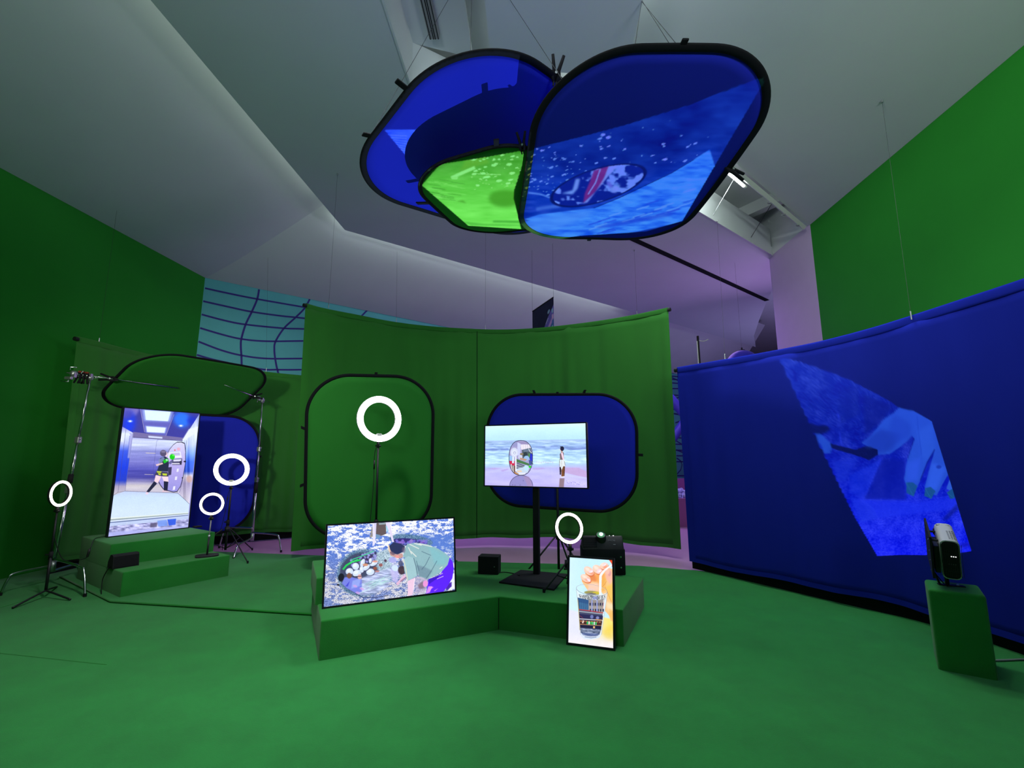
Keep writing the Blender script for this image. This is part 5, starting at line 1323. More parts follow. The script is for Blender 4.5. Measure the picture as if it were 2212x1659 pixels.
baseR = atz(543, 1187, 0.0); rA = before_panel(484, 831, 0.04); rB = before_panel(538, 852, 0.04); rD = (rB - rA).normalized(); topR = line_at(rA, rD, 567) - Vector((0, 0, 0.02))
csR = c_stand('grip_stand', 'chrome turtle-base stand at the right of the twisted green backdrop', baseR, topR, (0.42, 0.64), [(*atz(607, 1193, 0)[:2], 0.25), (*atz(504, 1209, 0)[:2], 0.17), (-4.62, 7.62, 0.32)], (0.33, 0.40))
grip_head(csR, topR, (-0.8, -0.3, 0.1), 1.1)
r0_ = line_at(rA, rD, 583); r1_ = rA
MB().cyl(r0_, r1_, 0.0075, n=10).build('grip_arm', M['chrome'], csR, smooth=True)
grip_head(csR, line_at(rA, rD, 558), (r1_ - r0_), 1.0)
spring_clamp('spring_clamp', 'black spring clamp holding the twisted green backdrop to the right chrome stand', line_at(rA, rD, 549), (0.8, 0.4, 0.1), (0, 0, 1), 1.2)

# ================================================================== small equipment
# wedge speaker on the plinth step
s0 = atz(243, 1230, 0.258); s1 = atz(300, 1221, 0.258); d = (s1 - s0); w = d.length; d.normalize(); nb = Vector((-d.y, d.x, 0))
t = thing('wedge_speaker', (s0 + s1) / 2, 'black wedge speaker standing on the stepped plinth', 'speaker')
mb = MB(); pr = [(0, 0.0), (0.02, 0.12), (0.035, 0.135), (0.10, 0.135), (0.15, 0.06), (0.15, 0.0)]
vs = [s0 + nb * a + Vector((0, 0, b)) for a, b in pr] + [s1 + nb * a + Vector((0, 0, b)) for a, b in pr]
mb.add(vs, [tuple(range(6))[::-1], tuple(range(6, 12))] + [(i, (i + 1) % 6, (i + 1) % 6 + 6, i + 6) for i in range(6)]); mb.build('cabinet', M['black_matte'], t)
mb = MB(); g0 = s0 - nb * 0.004 + d * 0.008; g1 = s1 - nb * 0.004 - d * 0.008
mb.add([g0 + Vector((0, 0, 0.008)), g1 + Vector((0, 0, 0.008)), g1 + nb * 0.019 + Vector((0, 0, 0.117)), g0 + nb * 0.019 + Vector((0, 0, 0.117))], [(0, 1, 2, 3)]); mb.build('grille', M['rim'], t)
MB().tube(smooth_path([s0 + nb * 0.06 + Vector((0, 0, 0.03)), atz(229, 1236, 0.22), atz(221, 1255, 0.12), atz(219, 1283, DECK + 0.004)], 8), 0.0045, 6).build('cable', M['black_matte'], t, smooth=True)

# small black box on the platform
s0 = atz(1032, 1240, PZ); s1 = atz(1076, 1242, PZ); d = (s1 - s0); w = d.length; d.normalize(); nb = Vector((-d.y, d.x, 0)); R_ = Matrix((d, nb, Vector((0, 0, 1)))).transposed()
t = thing('speaker_box', (s0 + s1) / 2, 'small square black speaker box on the platform beside the floor stand', 'speaker')
MB().bbox((s0 + s1) / 2 + nb * 0.07 + Vector((0, 0, 0.085)), (w, 0.14, 0.17), 0.006, R_).build('cabinet', M['black_matte'], t)
MB().cyl((s0 + s1) / 2 + d * 0.065 + Vector((0, 0, 0.075)) - nb * 0.004, (s0 + s1) / 2 + d * 0.065 + Vector((0, 0, 0.075)) + nb * 0.002, 0.005, n=10).build('indicator', M['steel'], t)
MB().tube(smooth_path([s1 + nb * 0.05 + Vector((0, 0, 0.012)), atz(1092, 1236, PZ + 0.006), atz(1110, 1239, PZ + 0.006), atz(1122, 1243, PZ + 0.02)], 8), 0.004, 6).build('cable', M['black_matte'], t, smooth=True)

# power cable with switch from the left screen to the ring light
c0 = atz(232, 1160, 0.50)
t = thing('power_cable', c0, 'black power cable with an inline switch hanging beside the stepped plinth', 'cable')
pts = [atz(233, 1158, 0.495), atz(206, 1163, 0.50), aty(197, 1180, 5.15), aty(192, 1192, 5.12), aty(186, 1205, 5.1), aty(160, 1211, 5.1), aty(138, 1209, 5.1), aty(126, 1190, 5.08), aty(117, 1160, 5.06)]
MB().tube(smooth_path(pts, 7), 0.0035, 6).build('cord', M['black_matte'], t, smooth=True)
MB().cyl(pts[3] + Vector((0.004, 0, 0.03)), pts[3] - Vector((0.01, 0, 0.05)), 0.011, n=8).build('switch', M['black'], t, smooth=True)
# small player on the upper step
c = atz(426, 1139, 0.49); setp(MB().bbox(c + Vector((0, 0, 0.009)), (0.09, 0.07, 0.018), 0.004, Matrix.Rotation(math.radians(57), 3, 'Z')).build('media_player', M['black_matte'], org=c), 'flat black media player beside the foot of the tall portrait screen', 'media player')
# cable on the floor at the right edge
c = atz(2158, 1426, 0.006)
setp(MB().tube(smooth_path([atz(2150, 1427, 0.007), atz(2180, 1426, 0.007), atz(2225, 1425, 0.007), atz(2330, 1430, 0.007)], 6), 0.007, 6).build('floor_cable', M['grey'], smooth=True, org=c), 'thin cable lying on the carpet behind the projector plinth', 'cable')

# ---- black projector standing upright on the platform
pf = atz(1306, 1243, PZ); pr_ = Vector((1, 0, 0)); az = math.radians(-2)
d = Vector((math.cos(az), math.sin(az), 0)); nb = Vector((-d.y, d.x, 0)); R_ = Matrix((d, nb, Vector((0, 0, 1)))).transposed()
tp1 = thing('projector', pf, 'black projector pointing upward at the back of the platform', 'projector')
MB().bbox(pf + nb * 0.12 + Vector((0, 0, 0.125)), (0.42, 0.24, 0.25), 0.012, R_).build('mount_box', M['black_matte'], tp1, auto=40)
tb_a = math.radians(30); upv = Vector((0, 0, math.cos(tb_a))) + nb * math.sin(tb_a); bk = nb * math.cos(tb_a) - Vector((0, 0, math.sin(tb_a)))
R2 = Matrix((d, bk, upv)).transposed(); bodyc = pf + Vector((0, 0, 0.245)) + upv * 0.07 + bk * 0.14
body = MB().bbox(bodyc, (0.405, 0.28, 0.15), 0.016, R2).build('body', M['black'], tp1, auto=40)
face = lambda x, z, off=0.0: bodyc + d * x + upv * z - bk * (0.14 + off)
MB().box(face(-0.13, 0.0, 0.001), (0.13, 0.004, 0.10), R2).build('vent', M['rim'], body)
for k in range(10): MB().box(face(-0.13, -0.045 + k * 0.01, 0.004), (0.125, 0.004, 0.003), R2).build('vent_slat', M['black'], body)
LENS1 = face(-0.015, 0.045, 0.0); lax = (Vector((0.45, 3.1, 3.4)) - LENS1).normalized()
MB().lathe([(0.050, -0.05), (0.050, 0.035), (0.044, 0.045), (0.036, 0.030), (0.030, 0.022)], LENS1, lax, 28).build('lens_barrel', M['black'], tp1, smooth=True)
lens_ax = (EYE - LENS1).normalized() * 0.35 + lax * 0.65
MB().lathe([(0.040, 0.030), (0.036, 0.046), (0.024, 0.058), (0.0, 0.064)], LENS1, lax, 24).build('lens', M['lens_glass'], tp1, smooth=True)
MB().lathe([(0.0, 0.058), (0.017, 0.060), (0.019, 0.064), (0.0, 0.073)], LENS1 - upv * 0.006, (lax - bk * 0.35).normalized(), 16).build('lamp_opening', M['lens_glow'], tp1, smooth=True)
for x in (0.07, 0.105, 0.113): MB().box(face(x, 0.068, 0.003), (0.005, 0.004, 0.006), R2).build('status_light', M['led'], body)
MB().box(face(0.11, -0.022, 0.003), (0.024, 0.003, 0.006), R2).build('badge', M['grey'], body)
fc = bpy.data.curves.new('maker_name', 'FONT'); fc.body = 'EPSON'; fc.size = 0.024; fc.extrude = 0.0006; fc.align_x = 'CENTER'; fc.align_y = 'CENTER'
lg = bpy.data.objects.new('maker_name', fc); COL.objects.link(lg); lg.parent = body; fc.materials.append(M['grey'])
_mt = Matrix.Translation(face(0.085, 0.018, 0.0025) - ORG[body.name]) @ (Matrix((d, upv, -bk)).transposed().to_4x4())
_me = bpy.data.meshes.new_from_object(lg); bpy.data.objects.remove(lg); lg = bpy.data.objects.new('maker_name', _me); COL.objects.link(lg); lg.parent = body; lg.matrix_local = _mt; _me.materials.clear(); _me.materials.append(M['grey'])
for z in (0.175, 0.075): MB().cyl(pf + d * 0.165 + Vector((0, 0, z)) - nb * 0.003, pf + d * 0.165 + Vector((0, 0, z)) + nb * 0.004, 0.0075, n=12).build('screw', M['chrome'], tp1)

# ---- white projector on its bracket
nt_ = aty(2049, 1167, 3.28); ft_ = aty(2033, 1124.5, 3.58)
ax_len = (ft_ - nt_); LEN = 0.34; ax_len.normalize()
NB_ = {k: onplane(*v, nt_, ax_len) for k, v in dict(tl=(2029, 1166), tr=(2071.5, 1170), br=(2081.5, 1255), bl=(2036, 1249)).items()}
cn = (NB_['tl'] + NB_['tr'] + NB_['br'] + NB_['bl']) / 4; hx2 = (NB_['tr'] - NB_['tl'] + NB_['br'] - NB_['bl']); pw = hx2.length / 2; hx2.normalize()
hz2 = hx2.cross(ax_len).normalized(); hz2 = hz2 if hz2.z > 0 else -hz2; hh = ((NB_['tl'] + NB_['tr'] - NB_['bl'] - NB_['br']) / 2).length
hz_e = hz2
R_ = Matrix((hx2, ax_len, hz2)).transposed()
tp2 = thing('projector', (3.09, 3.40, 0.512), 'white projector on edge in a black bracket on the plinth', 'projector')
pcen = cn + ax_len * LEN / 2


def rrect_prism(mb, c, R3_, w, l, h_, r, inset=0.0):
    o = rr_outline(w / 2, h_ / 2, r, 40); m_ = len(o)
    vs = [c + R3_ @ Vector((x, -l / 2, z)) for x, z in o] + [c + R3_ @ Vector((x, l / 2, z)) for x, z in o]
    return mb.add(vs, [tuple(range(m_)), tuple(range(m_, 2 * m_))[::-1]] + [(i, (i + 1) % m_, (i + 1) % m_ + m_, i + m_) for i in range(m_)])


bd2 = rrect_prism(MB(), pcen, R_, pw, LEN, hh, 0.032).build('body', M['white'], tp2, auto=40)
rrect_prism(MB(), pcen - ax_len * (LEN / 2), R_, pw - 0.014, 0.006, hh - 0.014, 0.027).build('rear_grille', M['black_matte'], tp2, auto=40)
for k in range(13):
    MB().box(pcen - ax_len * (LEN / 2 + 0.004) + hx2 * (-0.057 + k * 0.0095), (0.0022, 0.004, hh - 0.045), R_).build('grille_slat', M['black'], tp2)
for k in range(9):
    MB().box(pcen - ax_len * (LEN / 2 + 0.004) + hz2 * (-0.115 + k * 0.0285), (pw - 0.024, 0.003, 0.0016), R_).build('grille_bar', M['black'], tp2)
for k in range(3): MB().box(pcen - ax_len * (LEN / 2 + 0.007) + hx2 * (0.003 + k * 0.011) + hz2 * 0.028, (0.006, 0.003, 0.005), R_).build('status_light', M['led'], tp2)
for k in range(4): MB().box(pcen - ax_len * (LEN / 2 + 0.007) + hx2 * (-0.012 + k * 0.011) - hz2 * 0.026, (0.004, 0.003, 0.0025), R_).build('port', M['grey'], tp2)
for k in range(7):
    for j in range(3): MB().box(pcen + hz2 * (hh / 2 + 0.0005) + hx2 * (0.006 + j * 0.014) + ax_len * (-0.13 + k * 0.024), (0.009, 0.010, 0.002), R_).build('vent_slot', M['grey'], bd2)
for k in range(2): MB().cyl(pcen + hz2 * (hh / 2 - 0.002) + hx2 * (-0.03 + k * 0.05) + ax_len * 0.14, pcen + hz2 * (hh / 2 + 0.002) + hx2 * (-0.03 + k * 0.05) + ax_len * 0.14, 0.011, n=14).build('button', M['white'], bd2)
# bracket plates and foot
br0 = pcen - hx2 * (pw / 2 + 0.045)
MB().box(br0 + hz2 * 0.012, (0.012, LEN + 0.05, hh + 0.02), R_).build('bracket_plate', M['black_matte'], tp2)
MB().bbox(br0 + hx2 * 0.030 - ax_len * 0.02 - hz2 * 0.03, (0.03, LEN * 0.55, hh * 0.7), 0.004, R_).build('bracket_box', M['black'], tp2)
for z in (0.10, -0.10):
    for y_ in (-0.09, 0.08): MB().cyl(br0 + hz2 * z + ax_len * y_, br0 + hz2 * z + ax_len * y_ + hx2 * 0.055, 0.007, n=8).build('bracket_arm', M['black'], tp2)
for z in (0.11, 0.03, -0.04, -0.11): MB().cyl(br0 + hz2 * z - ax_len * 0.11 - hx2 * 0.010, br0 + hz2 * z - ax_len * 0.11 + hx2 * 0.006, 0.0055, n=8).build('bolt', M['chrome'], tp2)
MB().box(pcen - hx2 * (pw / 2 + 0.012) - hz2 * 0.015 - ax_len * 0.04, (0.006, 0.05, 0.05), R_).build('side_label', M['white'], tp2)
f0 = atz(2027, 1262, 0.515); f1 = atz(2084, 1267, 0.515); dd = (f1 - f0).normalized(); nn = Vector((-dd.y, dd.x, 0))
MB().prism([f0 - nn * 0.02, f1 - nn * 0.02, f1 + nn * 0.025, f0 + nn * 0.025], 0.512, 0.518).build('foot_plate', M['black_matte'], tp2)
lowc = pcen - hz2 * hh / 2
MB().tube([lowc - hx2 * 0.02 + hz2 * 0.01, Vector((f0.lerp(f1, 0.35).x, f0.lerp(f1, 0.35).y, 0.518))], 0.012, 8).build('foot_post', M['black'], tp2, smooth=True)
MB().tube([br0 - hz2 * hh * 0.45 - ax_len * 0.06, Vector((f0.x + 0.01, f0.y, 0.52))], 0.007, 8).build('foot_strut', M['black'], tp2, smooth=True)
MB().cyl(f0.lerp(f1, 0.75) + Vector((0, 0, 0.002)), f0.lerp(f1, 0.75) + Vector((0, 0, 0.012)), 0.008, n=8).build('foot_screw', M['steel'], tp2)
MB().tube(smooth_path([br0 - hz2 * 0.05, br0 - hz2 * 0.12 - hx2 * 0.0 - ax_len * 0.05, atz(2034, 1255, 0.53), atz(2046, 1266, 0.517)], 7), 0.0035, 6).build('cable', M['black_matte'], tp2, smooth=True)
LENS2 = pcen + ax_len * (LEN / 2) + hz2 * 0.07 - hx2 * 0.02
MB().lathe([(0.040, -0.02), (0.040, 0.012), (0.034, 0.016), (0.030, 0.006), (0.0, 0.004)], LENS2, ax_len, 24).build('lens', M['black'], tp2, smooth=True)

# ================================================================== things of the next hall
# banner
o_ = aty(1150, 712, 9.0); ptl = aty(1150, 673, 9.0); d_ = Vector((0.80, -0.60, 0)).normalized()
pt_r = onplane(1195.5, 642, ptl, d_.cross(Vector((0, 0, 1)))); wdt = (Vector((pt_r.x, pt_r.y, 0)) - Vector((ptl.x, ptl.y, 0))).length; dirb = Vector((pt_r.x - ptl.x, pt_r.y - ptl.y, 0)).normalized()
zt_ = max(ptl.z, pt_r.z); hgt = 1.25
imb = screen_image('banner_print', paint_banner(), [(0, 0), (220, 0), (220, 340), (0, 340)], 264, 408)
nbn = Vector((-dirb.y, dirb.x, 0))
t = thing('banner', ptl, 'dark printed banner showing above the middle of the centre curtain', 'banner')
slant = pt_r.z - ptl.z
mb = MB(); A_ = ptl; B_ = pt_r; lo = Vector((0, 0, -hgt))
vs = [A_ + lo, B_ + lo, B_, A_]
mb.add(vs, [(0, 1, 2, 3)])
bm_ = bpy.data.materials.new('banner_print'); bm_.use_nodes = True; ntb = bm_.node_tree; ti = ntb.nodes.new('ShaderNodeTexImage'); ti.image = imb; uvn = ntb.nodes.new('ShaderNodeTexCoord'); ntb.links.new(uvn.outputs['UV'], ti.inputs['Vector']); ntb.links.new(ti.outputs['Color'], ntb.nodes['Principled BSDF'].inputs['Base Color'])
ob = mb.build('cloth', bm_, t); uvl = ob.data.uv_layers.new(name='UVMap'); uvm = {0: (0, 0), 1: (1, 0), 2: (1, 1), 3: (0, 1)}
for lp in ob.data.loops: uvl.data[lp.index].uv = uvm[lp.vertex_index]
so = ob.modifiers.new('thickness', 'SOLIDIFY'); so.thickness = 0.004
MB().cyl(A_, B_, 0.012, n=8).build('top_bar', M['black'], t)
for q in (A_, B_): MB().cyl(q, Vector((q.x, q.y, ZC)), 0.002, n=5).build('hang_wire', M['wire'], t)
# balloon
cb = aty(1605, 790, 9.6); rb_ = 0.33
t = thing('balloon', cb - Vector((0, 0, rb_)), 'violet ball balloon just above the blue curtain top', 'balloon')
prof = [(0.0, -rb_ * 0.98)] + [(rb_ * math.sin(math.pi * k / 16), -rb_ * math.cos(math.pi * k / 16)) for k in range(1, 16)] + [(0.0, rb_ * 0.98)]
MB().lathe(prof, cb, (0, 0, 1), 32).build('skin', M['balloon'], t, smooth=True)
MB().lathe([(0.0, 0.0), (0.07, 0.004), (0.06, 0.02), (0.02, 0.03), (0.02, 0.07), (0.0, 0.07)], cb + Vector((0, 0, rb_ - 0.01)), (0, 0, 1), 12).build('valve', M['black'], t, smooth=True)
MB().cyl(cb + Vector((0, 0, rb_ + 0.05)), Vector((cb.x, cb.y, ZC)), 0.0015, n=5).build('string', M['wire'], t)
# cable pole
p0_ = aty(1512, 800, 8.3); p1_ = aty(1507, 726, 8.3)
t = thing('hall_pole', (p0_.x, p0_.y, 0), 'thin black pole rising behind the left end of the blue curtain', 'pole')
MB().cyl((p0_.x, p0_.y, -0.01), p1_, 0.022, n=10).build('tube', M['black'], t, smooth=True)
MB().cyl(Vector((p0_.x - 0.026, p0_.y - 0.02, 1.0)), p1_ + Vector((-0.026, -0.02, -0.1)), 0.010, n=6).build('taped_cable', M['white'], t, smooth=True)
MB().tube(smooth_path([p1_ + Vector((0.0, 0, -0.08)), aty(1520, 737, 8.3), aty(1530, 733, 8.3)], 8), 0.008, 6).build('loose_end', M['white'], t, smooth=True)
# ball pit
pc0 = atz(1474, 1137, 0.0); t = thing('ball_pit', (pc0.x + 0.2, pc0.y + 0.8, 0), 'magenta ball pit seen through the gap between the curtains', 'ball pit')
zt_ = aty(1474, 1077, pc0.y).z
MB().prism([(pc0.x - 0.9, pc0.y), (pc0.x + 1.6, pc0.y), (pc0.x + 1.6, pc0.y + 0.12), (pc0.x - 0.9, pc0.y + 0.12)], -0.012, zt_).build('front_wall', M['pit'], t)
MB().prism([(pc0.x - 0.9, pc0.y + 2.6), (pc0.x + 1.6, pc0.y + 2.6), (pc0.x + 1.6, pc0.y + 2.72), (pc0.x - 0.9, pc0.y + 2.72)], -0.012, zt_ + 0.30).build('back_wall', M['pit'], t)
mb = MB(); rg = random.Random(5)
for i in range(420):
    c = Vector((pc0.x - 0.5 + rg.random() * 1.3, pc0.y + 0.15 + rg.random() * 2.4, zt_ - 0.06 + rg.random() * 0.12)); r = 0.045
    vs = [c + Vector((r * math.sin(math.pi * a / 5) * math.cos(2 * math.pi * b / 8), r * math.sin(math.pi * a / 5) * math.sin(2 * math.pi * b / 8), r * math.cos(math.pi * a / 5))) for a in range(1, 5) for b in range(8)]
    n0 = len(vs); vs += [c + Vector((0, 0, r)), c - Vector((0, 0, r))]
    fs = [(a * 8 + b, a * 8 + (b + 1) % 8, (a + 1) * 8 + (b + 1) % 8, (a + 1) * 8 + b) for a in range(3) for b in range(8)] + [(n0, b, (b + 1) % 8) for b in range(8)] + [(n0 + 1, 24 + (b + 1) % 8, 24 + b) for b in range(8)]
    mb.add(vs, fs)
mb.build('play_balls', M['ball'], t, smooth=True, kind='stuff')
# blue inflatable tubes in front of the far wall
for i, (pa, pb, lab) in enumerate((((1450, 862), (1474, 890), 'upper blue inflatable tube on the far grid wall'), ((1455, 945), (1476, 915), 'lower blue inflatable tube on the far grid wall'))):
    A_ = aty(*pa, 13.0 + i); B_ = aty(*pb, 13.0 + i); d_ = (B_ - A_).normalized()
    setp(MB().tube([A_ - d_ * 0.5, A_ - d_ * 0.3, A_, B_, B_ + d_ * 0.3, B_ + d_ * 0.5], [0.02, 0.10, 0.13, 0.13, 0.10, 0.02], 14).build('inflatable_tube', M['tube_blue'], smooth=True, org=A_), lab, 'inflatable')

# ================================================================== projected pictures (hand from the white projector, shore from an added lamp)
def cloud_paint():
    """target look of the lit cloth, in photograph pixels * 2 with origin (770, 80)"""
    ox, oy, k = 770, 80, 2.0
    W, H_ = 910, 460
    c = Canvas(W * k, H_ * k, 0.8)
    P = lambda pts: [((x - ox) * k, (y - oy) * k) for x, y in pts]
    cr3 = lambda pts: P([(1110 + x / 5.672, 280 + y / 5.672) for x, y in pts])
    cr2 = lambda pts: P([(780 + x / 5.267, 280 + y / 5.267) for x, y in pts])
    n = noise2(c.h, c.w, (10, 50), 71, 4) - 0.5; n2 = noise2(c.h, c.w, (60, 90), 72, 3) - 0.5
    # right panel picture
    Rpoly = P([(1090, 345), (1149, 321), (1250, 296), (1355, 268), (1500, 222), (1651, 162), (1651, 176), (1474, 477), (1395, 500), (1254, 509), (1202, 515), (1150, 530), (1100, 500)])
    deep = np.clip(np.array((15, 38, 158.)) + n2[..., None] * np.array((14, 40, 50.)) + n[..., None] * np.array((6, 14, 18.)), 0, 255)
    c.poly(Rpoly, deep)
    c.poly(cr3([(60, 600), (600, 560), (1400, 620), (2212, 330), (2500, 150), (2500, 800), (2000, 1150), (60, 1250)]), np.clip(np.array((22, 64, 208.)) + n[..., None] * 50, 0, 255), 0.75, 40)
    lt = np.clip(np.array((46, 116, 250.)) + n[..., None] * np.array((70, 110, 40.)), 0, 255)
    c.poly(cr3([(2400, 240), (2212, 360), (1930, 530), (1700, 640), (1300, 830), (980, 960), (700, 990), (300, 1040), (135, 1095), (200, 1110), (60, 1150), (60, 1420), (500, 1400), (1500, 1250), (2100, 1120), (2500, 560)]), lt, 1, 2)
    c.poly(cr3([(60, 1150), (300, 1060), (980, 980), (900, 1060), (500, 1240), (100, 1260)]), (74, 144, 255), 0.7, 10)
    for i in range(26):
        r = random.Random(500 + i); x = 900 + r.random() * 1200; y = 1250 - (x - 700) * 0.33 + r.random() * 200 - 40
        c.line(cr3([(x, y), (x + 150, y - 45)]), 5, (32, 66, 225) if i % 2 else (100, 170, 255), 0.7, 1)
    c.poly(cr3([(1000, 1190), (1500, 1080), (2000, 1000), (1900, 1060), (1400, 1150), (1050, 1210)]), (34, 62, 215), 0.6, 6)
    c.line(cr3([(2212, 360), (1930, 530), (1700, 640), (1300, 830), (980, 960)]), 3, (12, 30, 130), 0.8)
    c.line(cr3([(180, 770), (330, 790), (440, 830)]), 8, (86, 140, 250), 0.7, 2); c.line(cr3([(280, 970), (560, 930)]), 16, (80, 130, 245), 0.6, 4)
    for i in range(110):
        r = random.Random(600 + i); x = 120 + r.random() * 2300; y = 230 + r.random() * 560 - (x - 200) * 0.20
        if i < 60: x = 110 + r.random() * 700; y = 300 + r.random() * 520
        s = 1.6 + 4.5 * r.random() ** 3; q = cr3([(x, y)])[0]
        c.ell(q[0], q[1], s * 1.6, s * 0.7, (96, 160, 255), -15 - r.random() * 15, 0.9)
    for x, y, rx, ry in ((1090, 60, 32, 18), (1155, 92, 36, 22), (825, 195, 26, 13), (350, 252, 34, 12), (285, 235, 18, 12), (1165, 200, 28, 8), (1060, 205, 24, 7), (1358, 235, 20, 10), (1120, 344, 22, 10), (1850, 362, 38, 16), (1845, 200, 22, 9), (1830, 172, 24, 9), (1700, 314, 28, 8), (218, 380, 20, 12), (205, 564, 20, 8), (230, 600, 18, 6), (298, 690, 16, 6), (630, 550, 16, 6)):
        q = cr3([(x, y)])[0]; c.ell(q[0], q[1], rx / 3.4, ry / 3.4, (104, 168, 255), -12, 1)
    q = cr3([(1035, 680)])[0]
    e = lambda f: [(q[0] + f * 208 * math.cos(a) * math.cos(-0.30) - f * 70 * math.sin(a) * math.sin(-0.30), q[1] + f * 208 * math.cos(a) * math.sin(-0.30) + f * 70 * math.sin(a) * math.cos(-0.30)) for a in np.linspace(0, 2 * math.pi, 60, endpoint=False)]
    c.poly(e(1.05), (14, 24, 120), 0.9, 2)
    keep = c.a.copy(); mk = c.pmask(e(0.98))
    c.poly(e(0.98), (16, 34, 160)); sw = noise2(c.h, c.w, (22, 34), 77, 3)
    c.poly(e(0.98), (96, 140, 255), np.clip((sw[mk[1]:mk[1] + mk[0].shape[0], mk[2]:mk[2] + mk[0].shape[1]] - 0.53) * 9, 0, 1))
    c.poly(cr3([(980, 500), (1170, 440), (1090, 640), (960, 800), (850, 900), (870, 780), (930, 640)]), (104, 40, 150), 0.95, 3); c.line(cr3([(1060, 480), (1000, 650), (910, 790)]), 5, (150, 130, 240)); c.poly(cr3([(1170, 440), (1260, 440), (1130, 600), (900, 890), (850, 900), (1000, 760), (1100, 600)]), (120, 152, 255), 0.9, 3)
    c.poly(cr3([(1130, 640), (1180, 630), (1260, 770), (1210, 770)]), (86, 96, 230), 0.9, 3); c.poly(cr3([(760, 600), (810, 600), (780, 720), (720, 790), (580, 780), (720, 740)]), (110, 160, 255), 0.9, 4); c.poly(cr3([(1180, 720), (1300, 660), (1290, 740), (1230, 770)]), (110, 165, 255), 0.8, 5)
    full = np.zeros((c.h, c.w)); full[mk[1]:mk[1] + mk[0].shape[0], mk[2]:mk[2] + mk[0].shape[1]] = mk[0]; c.a = keep * (1 - full[..., None]) + c.a * full[..., None]
    a = c.pmask(Rpoly); mR = np.zeros((c.h, c.w)); mR[a[1]:a[1] + a[0].shape[0], a[2]:a[2] + a[0].shape[1]] = a[0]
    imR = c.lin() * mR[..., None]
    # green panel picture
    c.a[:] = 0
    Gpoly = cr2([(900, 390), (1300, 330), (1900, 225), (1880, 250), (1740, 690), (1735, 780), (1765, 900), (1820, 1130), (1220, 1092), (690, 630)])
    c.a[:] = np.clip(vgrad(c, [(380, (66, 160, 58)), (560, (78, 182, 64)), (640, (98, 214, 80)), (760, (112, 236, 92)), (860, (120, 246, 100))]) + n[..., None] * 30, 0, 255) / 255
    c.poly(cr2([(1180, 350), (1420, 300), (1460, 380), (1240, 430), (1120, 470), (1150, 420)]), (96, 186, 62), 0.8, 6); c.line(cr2([(1030, 545), (1150, 490), (1290, 430)]), 14, (140, 240, 130), 1, 2); c.ell(*cr2([(1065, 548)])[0], 14, 6, (130, 235, 120), 0, 1); c.line(cr2([(1320, 500), (1590, 510)]), 3, (150, 240, 130))
    for i in range(80):
        r = random.Random(700 + i); x = 1250 + r.random() * 620; y = 270 + r.random() * 430; s = 1.5 + 7 * r.random() ** 3; qq = cr2([(x, y)])[0]; c.ell(qq[0], qq[1], s * 1.5, s * 0.7, (160, 248, 140), -8, 0.9)
    for i in range(24):
        r = random.Random(760 + i); x = 740 + r.random() * 300; y = 560 + r.random() * 230; c.line(cr2([(x, y), (x + 150, y + 22)]), 2.5, (70, 165, 60) if i % 2 else (130, 240, 110), 0.7)
    c.ell(*cr2([(1640, 780)])[0], 72, 38, (72, 172, 52), 0, 0.9, 8); c.poly(cr2([(1080, 810), (1200, 840), (1160, 800)]), (70, 160, 50), 0.6, 3)
    c.poly(cr2([(1500, 1030), (1840, 1035), (1840, 1060), (1500, 1055)]), (70, 180, 62), 0.8, 3); c.poly(cr2([(1140, 1040), (1400, 1070), (1820, 1080), (1820, 1095), (1250, 1090)]), (82, 196, 70), 0.8, 3)
    a = c.pmask(Gpoly); mG = np.zeros((c.h, c.w)); mG[a[1]:a[1] + a[0].shape[0], a[2]:a[2] + a[0].shape[1]] = a[0]
    imG = c.lin() * mG[..., None]
    # small corner on the left panel
    c.a[:] = np.clip(np.array((42, 84, 236.)) + n[..., None] * 60, 0, 255) / 255
    for i in range(8): c.line(cr2([(330 + i * 14, 60 + i * 26), (520, 70 + i * 30)]), 3, (86, 130, 255), 0.7)
    a = c.pmask(cr2([(265, -1), (642, -1), (580, 50), (535, 120), (508, 200), (503, 286)])); mL = np.zeros((c.h, c.w)); mL[a[1]:a[1] + a[0].shape[0], a[2]:a[2] + a[0].shape[1]] = a[0]
    imL = c.lin() * mL[..., None]
    return dict(R=imR, G=imG, L=imL), (ox, oy, k * c.q)


